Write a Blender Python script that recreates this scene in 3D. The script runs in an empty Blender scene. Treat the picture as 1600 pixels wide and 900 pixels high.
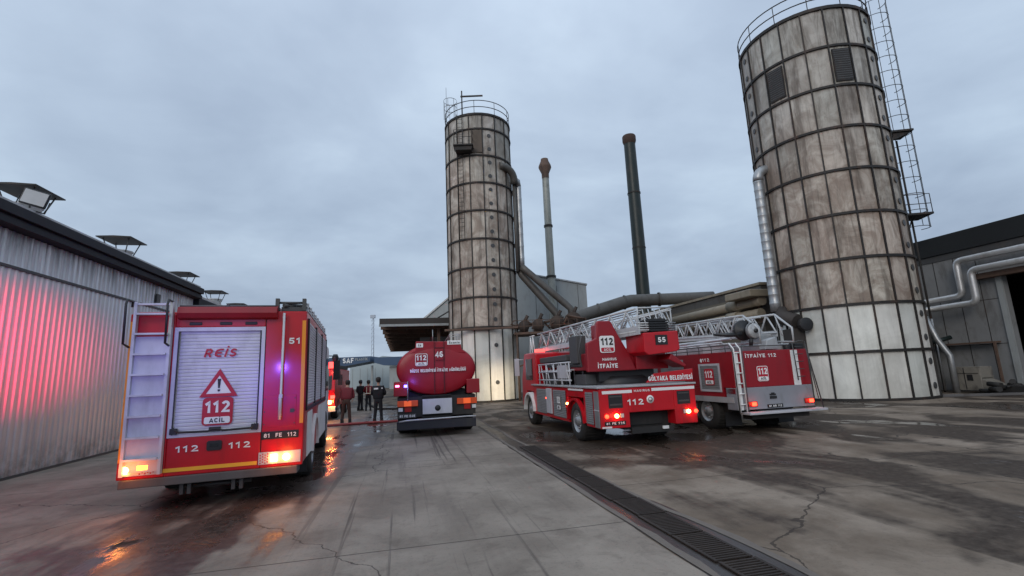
import bpy, bmesh, math, random
from math import sin, cos, pi, radians, sqrt, atan2
from mathutils import Vector, Matrix
random.seed(7)
sc = bpy.context.scene
COL = sc.collection

# ------------------------------------------------------------------ camera
PITCH, ROLL, FPX, EYE = 0.175, 0.0434, 751.0, 1.82
cam_d = bpy.data.cameras.new('camera'); cam = bpy.data.objects.new('camera', cam_d); COL.objects.link(cam)
cam_d.sensor_width = 36; cam_d.lens = FPX / 1600 * 36; cam_d.clip_end = 3000; cam_d.clip_start = .05
f_ = Vector((0, cos(PITCH), sin(PITCH))); r0 = Vector((1, 0, 0)); u0 = Vector((0, -sin(PITCH), cos(PITCH)))
r_ = cos(ROLL) * r0 - sin(ROLL) * u0; u_ = sin(ROLL) * r0 + cos(ROLL) * u0
cam.matrix_world = Matrix(((r_.x, u_.x, -f_.x, 0), (r_.y, u_.y, -f_.y, 0), (r_.z, u_.z, -f_.z, EYE), (0, 0, 0, 1)))
sc.camera = cam

# ------------------------------------------------------------------ world: dusk overcast
world = bpy.data.worlds.new('World'); sc.world = world; world.use_nodes = True
wt = world.node_tree; wn = wt.nodes; wl = wt.links; wn.clear()
SUN_EL, SUN_AZ = radians(24), radians(205)
sky = wn.new('ShaderNodeTexSky'); sky.sky_type = 'NISHITA'; sky.sun_disc = False
sky.sun_elevation = SUN_EL; sky.sun_rotation = SUN_AZ; sky.dust_density = 3
tc = wn.new('ShaderNodeTexCoord'); sx = wn.new('ShaderNodeSeparateXYZ'); wl.new(tc.outputs['Generated'], sx.inputs[0])
# cloud sheet: project the view direction on a flat cloud layer
def wm(op, a, b=None, clamp=False):
    n = wn.new('ShaderNodeMath'); n.operation = op; n.use_clamp = clamp
    for i, v in enumerate((a, b)):
        if v is None: continue
        if isinstance(v, (int, float)): n.inputs[i].default_value = v
        else: wl.new(v, n.inputs[i])
    return n.outputs[0]
zz = wm('ADD', wm('MAXIMUM', sx.outputs[2], 0.0), 0.16)
cx = wm('DIVIDE', sx.outputs[0], zz); cy = wm('DIVIDE', sx.outputs[1], zz)
cmb = wn.new('ShaderNodeCombineXYZ'); wl.new(cx, cmb.inputs[0]); wl.new(cy, cmb.inputs[1])
def wnoise(scale, detail, rough, dist):
    n = wn.new('ShaderNodeTexNoise'); n.inputs['Scale'].default_value = scale; n.inputs['Detail'].default_value = detail
    n.inputs['Roughness'].default_value = rough; n.inputs['Distortion'].default_value = dist
    wl.new(cmb.outputs[0], n.inputs['Vector']); return n.outputs['Fac']
cl = wm('ADD', wm('MULTIPLY', wnoise(.55, 6, .5, .5), .7), wm('MULTIPLY', wnoise(1.6, 7, .55, .3), .3))
ramp = wn.new('ShaderNodeValToRGB'); wl.new(cl, ramp.inputs[0])
e = ramp.color_ramp.elements
e[0].position = .335; e[0].color = (.24, .305, .41, 1)
e[1].position = .69; e[1].color = (.53, .645, .76, 1)
m = ramp.color_ramp.elements.new(.5); m.color = (.355, .44, .555, 1)
gr = wn.new('ShaderNodeValToRGB'); wl.new(sx.outputs[2], gr.inputs[0])      # overcast skies are brighter overhead
g = gr.color_ramp.elements
g[0].position = 0; g[0].color = (.95, .93, .92, 1); g[1].position = 1; g[1].color = (2.0, 1.9, 1.8, 1)
k_ = g.new(.30); k_.color = (1.02, 1.02, 1.02, 1); k2 = g.new(.6); k2.color = (1.25, 1.22, 1.2, 1)
mul = wn.new('ShaderNodeMix'); mul.data_type = 'RGBA'; mul.blend_type = 'MULTIPLY'; mul.inputs[0].default_value = 1
wl.new(ramp.outputs[0], mul.inputs[6]); wl.new(gr.outputs[0], mul.inputs[7])
sc10 = wn.new('ShaderNodeVectorMath'); sc10.operation = 'SCALE'; sc10.inputs['Scale'].default_value = 10
wl.new(mul.outputs[2], sc10.inputs[0])
mx = wn.new('ShaderNodeMix'); mx.data_type = 'RGBA'; mx.inputs[0].default_value = .95
wl.new(sky.outputs[0], mx.inputs[6]); wl.new(sc10.outputs[0], mx.inputs[7])
bg = wn.new('ShaderNodeBackground'); bg.inputs['Strength'].default_value = .1
wo = wn.new('ShaderNodeOutputWorld'); wl.new(mx.outputs[2], bg.inputs[0]); wl.new(bg.outputs[0], wo.inputs[0])

sd = bpy.data.lights.new('sun', 'SUN'); sd.energy = .7; sd.angle = radians(25); sd.color = (1, .93, .85)
sun = bpy.data.objects.new('sun', sd); COL.objects.link(sun)
sun.rotation_euler = (pi / 2 - SUN_EL, 0, pi - SUN_AZ)

sc.view_settings.view_transform = 'Standard'; sc.view_settings.look = 'None'
sc.view_settings.exposure = 0.33; sc.view_settings.gamma = 1; sc.view_settings.use_curve_mapping = False
sc.cycles.max_bounces = 6; sc.cycles.sample_clamp_indirect = 6

# ------------------------------------------------------------------ materials
class NT:
    def __init__(s, name):
        s.m = bpy.data.materials.new(name); s.m.use_nodes = True
        s.t = s.m.node_tree; s.p = s.t.nodes['Principled BSDF']
        s.tc = s.t.nodes.new('ShaderNodeTexCoord')
    def link(s, a, b): s.t.links.new(a, b)
    def math(s, op, a, b=None, c=None, clamp=False):
        n = s.t.nodes.new('ShaderNodeMath'); n.operation = op; n.use_clamp = clamp
        for i, v in enumerate((a, b, c)):
            if v is None: continue
            if isinstance(v, (int, float)): n.inputs[i].default_value = v
            else: s.link(v, n.inputs[i])
        return n.outputs[0]
    def vec(s, scale=(1, 1, 1), loc=(0, 0, 0), rot=(0, 0, 0)):
        n = s.t.nodes.new('ShaderNodeMapping'); n.inputs['Scale'].default_value = scale
        n.inputs['Location'].default_value = loc; n.inputs['Rotation'].default_value = rot
        s.link(s.tc.outputs['Object'], n.inputs[0]); return n.outputs[0]
    def noise(s, scale=5, detail=4, rough=.55, dist=0, v=None):
        n = s.t.nodes.new('ShaderNodeTexNoise'); n.inputs['Scale'].default_value = scale
        n.inputs['Detail'].default_value = detail; n.inputs['Roughness'].default_value = rough
        n.inputs['Distortion'].default_value = dist
        s.link(v if v is not None else s.tc.outputs['Object'], n.inputs['Vector']); return n.outputs['Fac']
    def xyz(s):
        n = s.t.nodes.new('ShaderNodeSeparateXYZ'); s.link(s.tc.outputs['Object'], n.inputs[0]); return n.outputs
    def step(s, v, a, b):
        n = s.t.nodes.new('ShaderNodeMapRange'); n.interpolation_type = 'SMOOTHSTEP'
        n.inputs['From Min'].default_value = a; n.inputs['From Max'].default_value = b
        s.link(v, n.inputs['Value']); return n.outputs['Result']
    def mix(s, f, a, b, mode='MIX'):
        n = s.t.nodes.new('ShaderNodeMix'); n.data_type = 'RGBA'; n.blend_type = mode
        if isinstance(f, (int, float)): n.inputs[0].default_value = f
        else: s.link(f, n.inputs[0])
        for i, v in ((6, a), (7, b)):
            if isinstance(v, tuple): n.inputs[i].default_value = (*v[:3], 1)
            else: s.link(v, n.inputs[i])
        return n.outputs[2]
    def set(s, **k):
        for key, v in k.items():
            key = {'color': 'Base Color', 'rough': 'Roughness', 'metal': 'Metallic', 'coat': 'Coat Weight',
                   'coatr': 'Coat Roughness', 'ec': 'Emission Color', 'es': 'Emission Strength', 'spec': 'Specular IOR Level'}[key]
            i = s.p.inputs[key]
            if isinstance(v, tuple): i.default_value = (*v[:3], 1)
            elif isinstance(v, (int, float)): i.default_value = v
            else: s.link(v, i)
    def bump(s, h, strength=.3, dist=.01):
        n = s.t.nodes.new('ShaderNodeBump'); n.inputs['Strength'].default_value = strength
        n.inputs['Distance'].default_value = dist; s.link(h, n.inputs['Height']); s.link(n.outputs[0], s.p.inputs['Normal'])

def simple(name, col, rough=.5, metal=0., var=.18, scale=3., dirt=None, coat=0., bump=0.):
    n = NT(name)
    a = tuple(c * (1 - var) for c in col); b = tuple(min(1, c * (1 + var)) for c in col)
    f = n.noise(scale, 6, .6)
    c = n.mix(f, a, b)
    if dirt:
        d = n.step(n.noise(1.7, 7, .65, .4, n.vec((1, 1, .45))), .48, .72)
        c = n.mix(n.math('MULTIPLY', d, dirt[1]), c, dirt[0])
    n.set(color=c, rough=n.math('ADD', n.math('MULTIPLY', f, .2), rough - .1, clamp=True), metal=metal, coat=coat)
    if coat: n.set(coatr=.08)
    if bump: n.bump(n.noise(scale * 6, 5), bump, .01)
    return n.m
def glow(name, col, s, base=None):
    n = NT(name); n.set(color=base or col, ec=col, es=s, rough=.3); return n.m

GRIME = (.06, .05, .045)
M = dict(
    red=simple('red paint', (.50, .004, .012), .32, dirt=((.13, .012, .012), .5), coat=.15),
    darkred=simple('dark red paint', (.27, .004, .012), .42, dirt=((.08, .01, .012), .35), coat=.1),
    silver=simple('brushed aluminium', (.56, .56, .59), .45, .25, dirt=(GRIME, .3)),
    white=simple('white paint', (.72, .72, .71), .45, dirt=((.25, .23, .21), .3)),
    ladderwhite=simple('worn ladder paint', (.50, .51, .52), .5, .2, .25, 5, dirt=((.10, .09, .085), .7)),
    cladsilver=simple('silver pipe cladding', (.62, .62, .62), .35, .6, dirt=((.25, .23, .2), .4)),
    panelgrey=simple('grey tail panel', (.27, .28, .31), .5, .2, .15, 3, dirt=((.12, .11, .1), .5)),
    grey=simple('grey shutter paint', (.23, .23, .235), .45, .2, dirt=(GRIME, .3)),
    deck=simple('aluminium deck', (.42, .43, .44), .5, .3, dirt=(GRIME, .4)),
    black=simple('black plastic', (.016, .016, .018), .5),
    rubber=simple('tyre rubber', (.022, .021, .02), .85, dirt=((.09, .08, .07), .5)),
    chassis=simple('chassis black', (.018, .017, .017), .7, dirt=((.06, .05, .04), .6)),
    darkgrey=simple('dark grey metal', (.07, .07, .072), .55, .2, dirt=((.12, .1, .085), .4)),
    redblack=simple('dark red rubber trim', (.06, .006, .01), .6), crimson=simple('crimson tank paint', (.30, .0035, .014), .42, dirt=((.10, .006, .012), .5)),
    navybump=simple('dark navy bumper', (.022, .022, .034), .5, dirt=((.05, .045, .04), .5)),
    bumper=simple('grimy bumper', (.10, .095, .095), .6, dirt=((.05, .04, .035), .6)),
    steel=simple('galvanised steel', (.36, .37, .38), .42, .65, dirt=((.14, .12, .1), .5)),
    rust=simple('rusty steel', (.12, .075, .055), .75, .1, .4, 4, dirt=((.035, .025, .022), .6)),
    frame=simple('silo frame steel', (.022, .020, .019), .65, .2, .4, 3, dirt=((.10, .05, .03), .5)),
    green=simple('dark green chimney paint', (.008, .016, .015), .45, .1, .3, 2, dirt=((.05, .04, .03), .4)),
    chim=simple('weathered chimney tin', (.30, .31, .285), .55, .3, .3, 2.5, dirt=((.10, .085, .06), .7)),
    beige=simple('insulated pipe cladding', (.26, .225, .17), .6, .1, .25, 2, dirt=((.10, .08, .06), .6)),
    pipegrey=simple('old duct steel', (.10, .095, .088), .55, .3, .3, 2, dirt=((.05, .04, .03), .6)),
    panel=simple('grey wall panel', (.32, .34, .345), .6, .1, .1, 1.5, dirt=((.2, .19, .17), .4)),
    wall=simple('grey rendered wall', (.21, .215, .22), .8, 0, .15, 1.2, dirt=((.09, .085, .08), .6), bump=.2),
    parapet=simple('black parapet sheet', (.010, .012, .014), .75),
    fascia=simple('dark fascia sheet', (.012, .014, .019), .75),
    roofw=simple('white roof membrane', (.5, .5, .5), .7, dirt=((.2, .18, .16), .5)),
    brown=simple('brown canopy steel', (.045, .038, .035), .7, .1, .3, 3),
    bluesign=simple('blue fascia board', (.03, .07, .14), .5),
    whitemark=simple('white lettering', (.8, .8, .8), .5, var=.03),
    redmark=simple('red lettering', (.45, .012, .03), .5, var=.03),
    blackmark=simple('black lettering', (.01, .01, .01), .5, var=.03),
    orange=simple('orange reflective tape', (.85, .30, .02), .4, var=.08),
    yellow=simple('yellow reflective tape', (.9, .45, .04), .4, var=.08),
    skin=simple('skin', (.42, .25, .18), .6, var=.05),
    hair=simple('dark hair', (.02, .015, .012), .7),
    navy=simple('navy uniform', (.014, .014, .018), .85),
    turnout=simple('brown turnout trousers', (.075, .035, .025), .85),
    redjacket=simple('dark red jacket', (.16, .012, .018), .8),
    denim=simple('black trousers', (.016, .016, .02), .85),
    hosered=simple('red fire hose', (.30, .05, .05), .7),
    hosedark=simple('dark fire hose', (.035, .03, .03), .7),
    glass=simple('dark window glass', (.02, .022, .025), .08, 0, .05),
    wood=simple('grimy pale housing', (.20, .185, .16), .8, var=.3, dirt=((.04, .035, .03), .9)),
    tail=glow('lit red tail lamp', (1, .05, .02), 5), tailoff=simple('unlit red lens', (.35, .01, .01), .2),
    amber=glow('lit amber lamp', (1, .30, .03), 6), dimamber=glow('faintly lit amber lamp', (1, .14, .03), .3), amberoff=simple('unlit amber lens', (.75, .09, .02), .25),
    hot=glow('bright lamp', (1, .42, .10), 22), bluelamp=glow('blue beacon', (.10, .08, 1), 9), pinklamp=glow('magenta beacon', (1, .15, .35), 6),
    headl=glow('headlamp', (1, .82, .55), 20), redlamp=glow('red beacon', (1, .06, .05), 3), lens=simple('clear lamp glass', (.5, .5, .5), .15),
)

# ------------------------------------------------------------------ geometry helpers
class MB:
    def __init__(s): s.v = []; s.f = []; s.mi = []; s.sm = []
    def add(s, vs, fs, mi=0, sm=False):
        o = len(s.v); s.v += [tuple(v) for v in vs]
        for f in fs: s.f.append(tuple(o + i for i in f)); s.mi.append(mi); s.sm.append(sm)
        return s
    def box(s, x0, x1, y0, y1, z0, z1, mi=0):
        return s.add([(x0, y0, z0), (x1, y0, z0), (x1, y1, z0), (x0, y1, z0), (x0, y0, z1), (x1, y0, z1), (x1, y1, z1), (x0, y1, z1)],
                     [(0, 3, 2, 1), (4, 5, 6, 7), (0, 1, 5, 4), (1, 2, 6, 5), (2, 3, 7, 6), (3, 0, 4, 7)], mi)
    def obox(s, c, ax, ay, az, mi=0):   # oriented box: centre and half axis vectors
        c, ax, ay, az = map(Vector, (c, ax, ay, az))
        vs = [c + i * ax + j * ay + k * az for k in (-1, 1) for i, j in ((-1, -1), (1, -1), (1, 1), (-1, 1))]
        return s.add(vs, [(0, 3, 2, 1), (4, 5, 6, 7), (0, 1, 5, 4), (1, 2, 6, 5), (2, 3, 7, 6), (3, 0, 4, 7)], mi)
    def prism(s, pts, axis, a, b, mi=0):  # pts: 2D outline; axis: extrusion axis
        def P(p, t):
            return {'y': (p[0], t, p[1]), 'x': (t, p[0], p[1]), 'z': (p[0], p[1], t)}[axis]
        n = len(pts)
        return s.add([P(p, a) for p in pts] + [P(p, b) for p in pts],
                     [tuple(range(n)), tuple(range(2 * n - 1, n - 1, -1))] + [(i, i + n, (i + 1) % n + n, (i + 1) % n) for i in range(n)], mi)
    def tube(s, pts, r, n=8, mi=0, caps=True):
        pts = [Vector(p) for p in pts]; rs = r if isinstance(r, (list, tuple)) else [r] * len(pts)
        vs = []; prev = None
        for i, p in enumerate(pts):
            d = (pts[min(i + 1, len(pts) - 1)] - pts[max(i - 1, 0)]).normalized()
            if prev is None:
                a = d.orthogonal().normalized()
            else:
                a = (prev - d * prev.dot(d)); a = a.normalized() if a.length > 1e-6 else d.orthogonal().normalized()
            prev = a; b = d.cross(a)
            if 0 < i < len(pts) - 1:
                c = max(.5, (pts[i] - pts[i - 1]).normalized().dot(d)); k = 1
            for j in range(n):
                t = 2 * pi * j / n; vs.append(p + rs[i] * (cos(t) * a + sin(t) * b))
        fs = [(i * n + j, i * n + (j + 1) % n, (i + 1) * n + (j + 1) % n, (i + 1) * n + j) for i in range(len(pts) - 1) for j in range(n)]
        s.add(vs, fs, mi, True)
        if caps:
            o = len(s.v) - len(vs)
            s.f += [tuple(o + j for j in range(n - 1, -1, -1)), tuple(o + (len(pts) - 1) * n + j for j in range(n))]; s.mi += [mi, mi]; s.sm += [False, False]
        return s
    def lathe(s, prof, c=(0, 0, 0), axis='z', n=24, mi=0, a0=0, a1=2 * pi, sm=True):
        c = Vector(c); full = abs(a1 - a0 - 2 * pi) < 1e-6; m = n if full else n + 1; vs = []
        for r, h in prof:
            for j in range(m):
                t = a0 + (a1 - a0) * j / n; x, y = r * cos(t), r * sin(t)
                vs.append(c + Vector({'z': (x, y, h), 'x': (h, x, y), 'y': (x, h, y)}[axis]))
        fs = [(i * m + j, i * m + (j + 1) % m, (i + 1) * m + (j + 1) % m, (i + 1) * m + j) for i in range(len(prof) - 1) for j in range(n)]
        return s.add(vs, fs, mi, sm)
    def build(s, name, mats, parent=None, bevel=0, loc=None, rz=0):
        me = bpy.data.meshes.new(name); me.from_pydata(s.v, [], s.f)
        for m_ in (mats if isinstance(mats, (list, tuple)) else [mats]): me.materials.append(M[m_] if isinstance(m_, str) else m_)
        me.polygons.foreach_set('material_index', s.mi); me.polygons.foreach_set('use_smooth', s.sm)
        bm = bmesh.new(); bm.from_mesh(me); bmesh.ops.recalc_face_normals(bm, faces=bm.faces); bm.to_mesh(me); bm.free(); me.update()
        o = bpy.data.objects.new(name, me); COL.objects.link(o)
        if parent: o.parent = parent
        if loc: o.location = loc
        o.rotation_euler.z = rz
        if bevel:
            b = o.modifiers.new('bevel', 'BEVEL'); b.width = bevel; b.segments = 2; b.limit_method = 'ANGLE'; b.angle_limit = radians(40)
            b.harden_normals = False
        return o
def tag(o, label=None, cat=None, group=None, kind=None):
    for k, v in (('label', label), ('category', cat), ('group', group), ('kind', kind)):
        if v: o[k] = v
    return o
def thing(name, loc, rz, label, cat, group=None):
    o = bpy.data.objects.new(name, None); COL.objects.link(o); o.location = loc; o.rotation_euler.z = rz
    return tag(o, label, cat, group)
def _arc(cx_, cy_, rx, ry, a0, a1, n=7):
    return [(cx_ + rx * cos(radians(a0 + (a1 - a0) * i / n)), cy_ + ry * sin(radians(a0 + (a1 - a0) * i / n))) for i in range(n + 1)]
def glyph(c):
    """centre lines of block capitals in a cell 1 high; returns (width, strokes)"""
    L, R_, T, B_, X = .1, .5, .9, .1, .3
    o = _arc(X, .68, .2, .22, 0, 180, 8)[:] + _arc(X, .32, .2, .22, 180, 360, 8); o = o + [o[0]]
    G = {
     '1': (.42, [[(.02, .70), (.22, .86), (.26, .9), (.26, .0)]]), '2': (.6, [_arc(X, .68, .19, .22, 165, -25, 8) + [(.13, .1), (.6, .1)]]),
     '3': (.6, [_arc(X, .70, .18, .2, 160, -80, 7), _arc(X, .31, .2, .21, 80, -160, 8)]), '4': (.62, [[(.44, 0), (.44, .9), (.08, .3), (.6, .3)]]),
     '5': (.6, [[(.54, .9), (.16, .9), (.13, .52)] + _arc(.29, .33, .21, .24, 110, -160, 9)]), '6': (.6, [_arc(X, .68, .2, .22, 30, 180, 6) + [(L, .32)] + _arc(X, .32, .2, .22, 180, 520, 12)]),
     '7': (.58, [[(.02, .9), (.5, .9), (.22, 0)]]), '8': (.6, [_arc(X, .70, .17, .2, 0, 360, 12), _arc(X, .30, .2, .2, 0, 360, 12)]), '0': (.6, [o]), 'O': (.68, [[(p[0] * 1.13, p[1]) for p in o]]),
     'A': (.66, [[(.06, 0), (.33, .95), (.60, 0)], [(.16, .28), (.50, .28)]]), 'B': (.62, [[(L, .1), (L, .9), (.32, .9)] + _arc(.32, .71, .17, .19, 90, -90, 5) + [(L, .52)], [(.3, .5)] + _arc(.34, .30, .18, .2, 90, -90, 5) + [(L, .1)]]),
     'C': (.6, [_arc(X, .68, .2, .22, 20, 180, 6) + _arc(X, .32, .2, .22, 180, 340, 6)]), 'D': (.64, [[(L, .1), (L, .9), (.28, .9)] + _arc(.28, .5, .24, .4, 80, -80, 8) + [(.28, .1), (.02, .1)]]),
     'E': (.54, [[(.54, .9), (L, .9), (L, .1), (.54, .1)], [(L, .5), (.48, .5)]]), 'F': (.52, [[(.52, .9), (L, .9), (L, 0)], [(L, .5), (.46, .5)]]),
     'G': (.64, [_arc(X, .68, .2, .22, 25, 180, 6) + _arc(X, .32, .2, .22, 180, 350, 6) + [(.5, .47), (.32, .47)]]), 'I': (.24, [[(.12, 0), (.12, 1)]]),
     'K': (.64, [[(L, 0), (L, 1)], [(.56, 1), (.18, .5), (.58, 0)]]), 'L': (.52, [[(L, 1), (L, .1), (.52, .1)]]), 'M': (.78, [[(L, 0), (L, .92), (.39, .3), (.68, .92), (.68, 0)]]),
     'N': (.64, [[(L, 0), (L, .92), (.54, .08), (.54, 1)]]), 'P': (.6, [[(L, 0), (L, .9), (.32, .9)] + _arc(.32, .67, .18, .23, 90, -90, 6) + [(L, .44)]]),
     'R': (.62, [[(L, 0), (L, .9), (.32, .9)] + _arc(.32, .68, .18, .22, 90, -90, 6) + [(L, .46)], [(.32, .46), (.54, 0)]]), 'S': (.58, [_arc(.29, .70, .18, .2, 20, 250, 8) + _arc(.29, .30, .2, .2, 70, -160, 8)]),
     'T': (.58, [[(0, .9), (.58, .9)], [(.29, .85), (.29, 0)]]), 'U': (.64, [[(L, 1), (L, .35)] + _arc(.32, .35, .22, .25, 180, 360, 8) + [(.54, 1)]]), 'Y': (.62, [[(.03, 1), (.31, .5), (.59, 1)], [(.31, .5), (.31, 0)]]),
     'Z': (.58, [[(.04, .9), (.5, .9), (.08, .1), (.56, .1)]]), 'c': (.5, [_arc(.26, .33, .17, .24, 30, 330, 8)]), 'a': (.5, [_arc(.25, .33, .16, .24, 0, 360, 10), [(.42, .6), (.42, 0)]]),
     'n': (.5, [[(.1, 0), (.1, .62)], [(.1, .4), (.2, .56), (.34, .56), (.4, .4), (.4, 0)]]), 'i': (.24, [[(.12, 0), (.12, .6)], [(.12, .75), (.12, .95)]]), ' ': (.34, []),
     'Є': (.66, [[(.62, .9), (.34, .9), (.16, .8), (.1, .5), (.16, .2), (.34, .1), (.60, .1)], [(.1, .5), (.56, .5)]]),
    }
    if c in 'İÜÖĞÇ':
        w, st = G[{'İ': 'I', 'Ü': 'U', 'Ö': 'O', 'Ğ': 'G', 'Ç': 'C'}[c]]; st = list(st)
        if c == 'İ': st.append([(.12, 1.12), (.12, 1.32)])
        elif c in 'ÜÖ': st += [[(w / 2 - .14, 1.12), (w / 2 - .14, 1.3)], [(w / 2 + .14, 1.12), (w / 2 + .14, 1.3)]]
        elif c == 'Ğ': st.append(_arc(w / 2, 1.28, .15, .13, 200, 340, 5))
        return w, st
    return G[c]
def text(s, size, name, mat, parent, loc, rot=(pi / 2, 0, 0), bold=.03, width=None, thick=.003, shear=0, align='CENTER', gap=.13):
    """block lettering: ribbons along the strokes of each character"""
    hgt = size * .74; x = 0; strokes = []
    sw = .085 + min(bold, .05) * .6
    for c in s:
        w, st = glyph(c)
        for q in st: strokes.append([(p[0] + x + shear * p[1], p[1]) for p in q])
        x += w + gap
    x -= gap; kx = (width / x) if width else hgt
    b = MB(); lvl = 0
    for q in strokes:
        P = [Vector((p[0] * kx, p[1] * hgt)) for p in q]; hw = sw * hgt * .98; n_ = len(P); Lf, Rt = [], []
        closed = n_ > 3 and (P[0] - P[-1]).length < 1e-4 * hgt + 1e-6
        for i in range(n_):
            d0 = (P[i] - P[i - 1]).normalized() if i > 0 else ((P[0] - P[-2]).normalized() if closed else (P[1] - P[0]).normalized())
            d1 = (P[i + 1] - P[i]).normalized() if i < n_ - 1 else ((P[1] - P[0]).normalized() if closed else d0)
            t_ = (d0 + d1); t_ = t_.normalized() if t_.length > 1e-6 else d0
            nn = Vector((-t_.y, t_.x)); k = min(1.7, 1 / max(.3, abs(nn.dot(Vector((-d0.y, d0.x))))))
            Lf.append(P[i] + nn * hw * k); Rt.append(P[i] - nn * hw * k)
        lvl = (lvl + 1) % 5; zt = thick + lvl * .0004
        vs = [(p.x, p.y, z) for z in (0, zt) for p in Lf + Rt]; m_ = 2 * n_; fs = []
        for i in range(n_ - 1):
            fs.append((m_ + i, m_ + i + 1, m_ + n_ + i + 1, m_ + n_ + i)); fs.append((i, i + 1, m_ + i + 1, m_ + i)); fs.append((n_ + i, n_ + i + 1, m_ + n_ + i + 1, m_ + n_ + i))
        if not closed: fs += [(0, n_, m_ + n_, m_), (n_ - 1, 2 * n_ - 1, m_ + 2 * n_ - 1, m_ + n_ - 1)]
        b.add(vs, fs)
    wd = x * kx; b.v = [(v[0] - (wd / 2 if align == 'CENTER' else 0), v[1] - hgt / 2, v[2]) for v in b.v]
    o = b.build(name, mat, parent); o.location = loc; o.rotation_euler = rot
    return o
def rrect(w, h, r, n=4):
    out = []
    for cx_, cy_, a in ((w / 2 - r, h / 2 - r, 0), (-w / 2 + r, h / 2 - r, 90), (-w / 2 + r, -h / 2 + r, 180), (w / 2 - r, -h / 2 + r, 270)):
        for i in range(n + 1):
            t = radians(a + 90 * i / n); out.append((cx_ + r * cos(t), cy_ + r * sin(t)))
    return out

HD = radians(13.15)
Uv = Vector((-sin(HD), cos(HD), 0)); Vv = Vector((cos(HD), sin(HD), 0))
def W(v, u, z=0): return Vv * v + Uv * u + Vector((0, 0, z))
def vu(x, y): p = Vector((x, y, 0)); return p.dot(Vv), p.dot(Uv)

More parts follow.
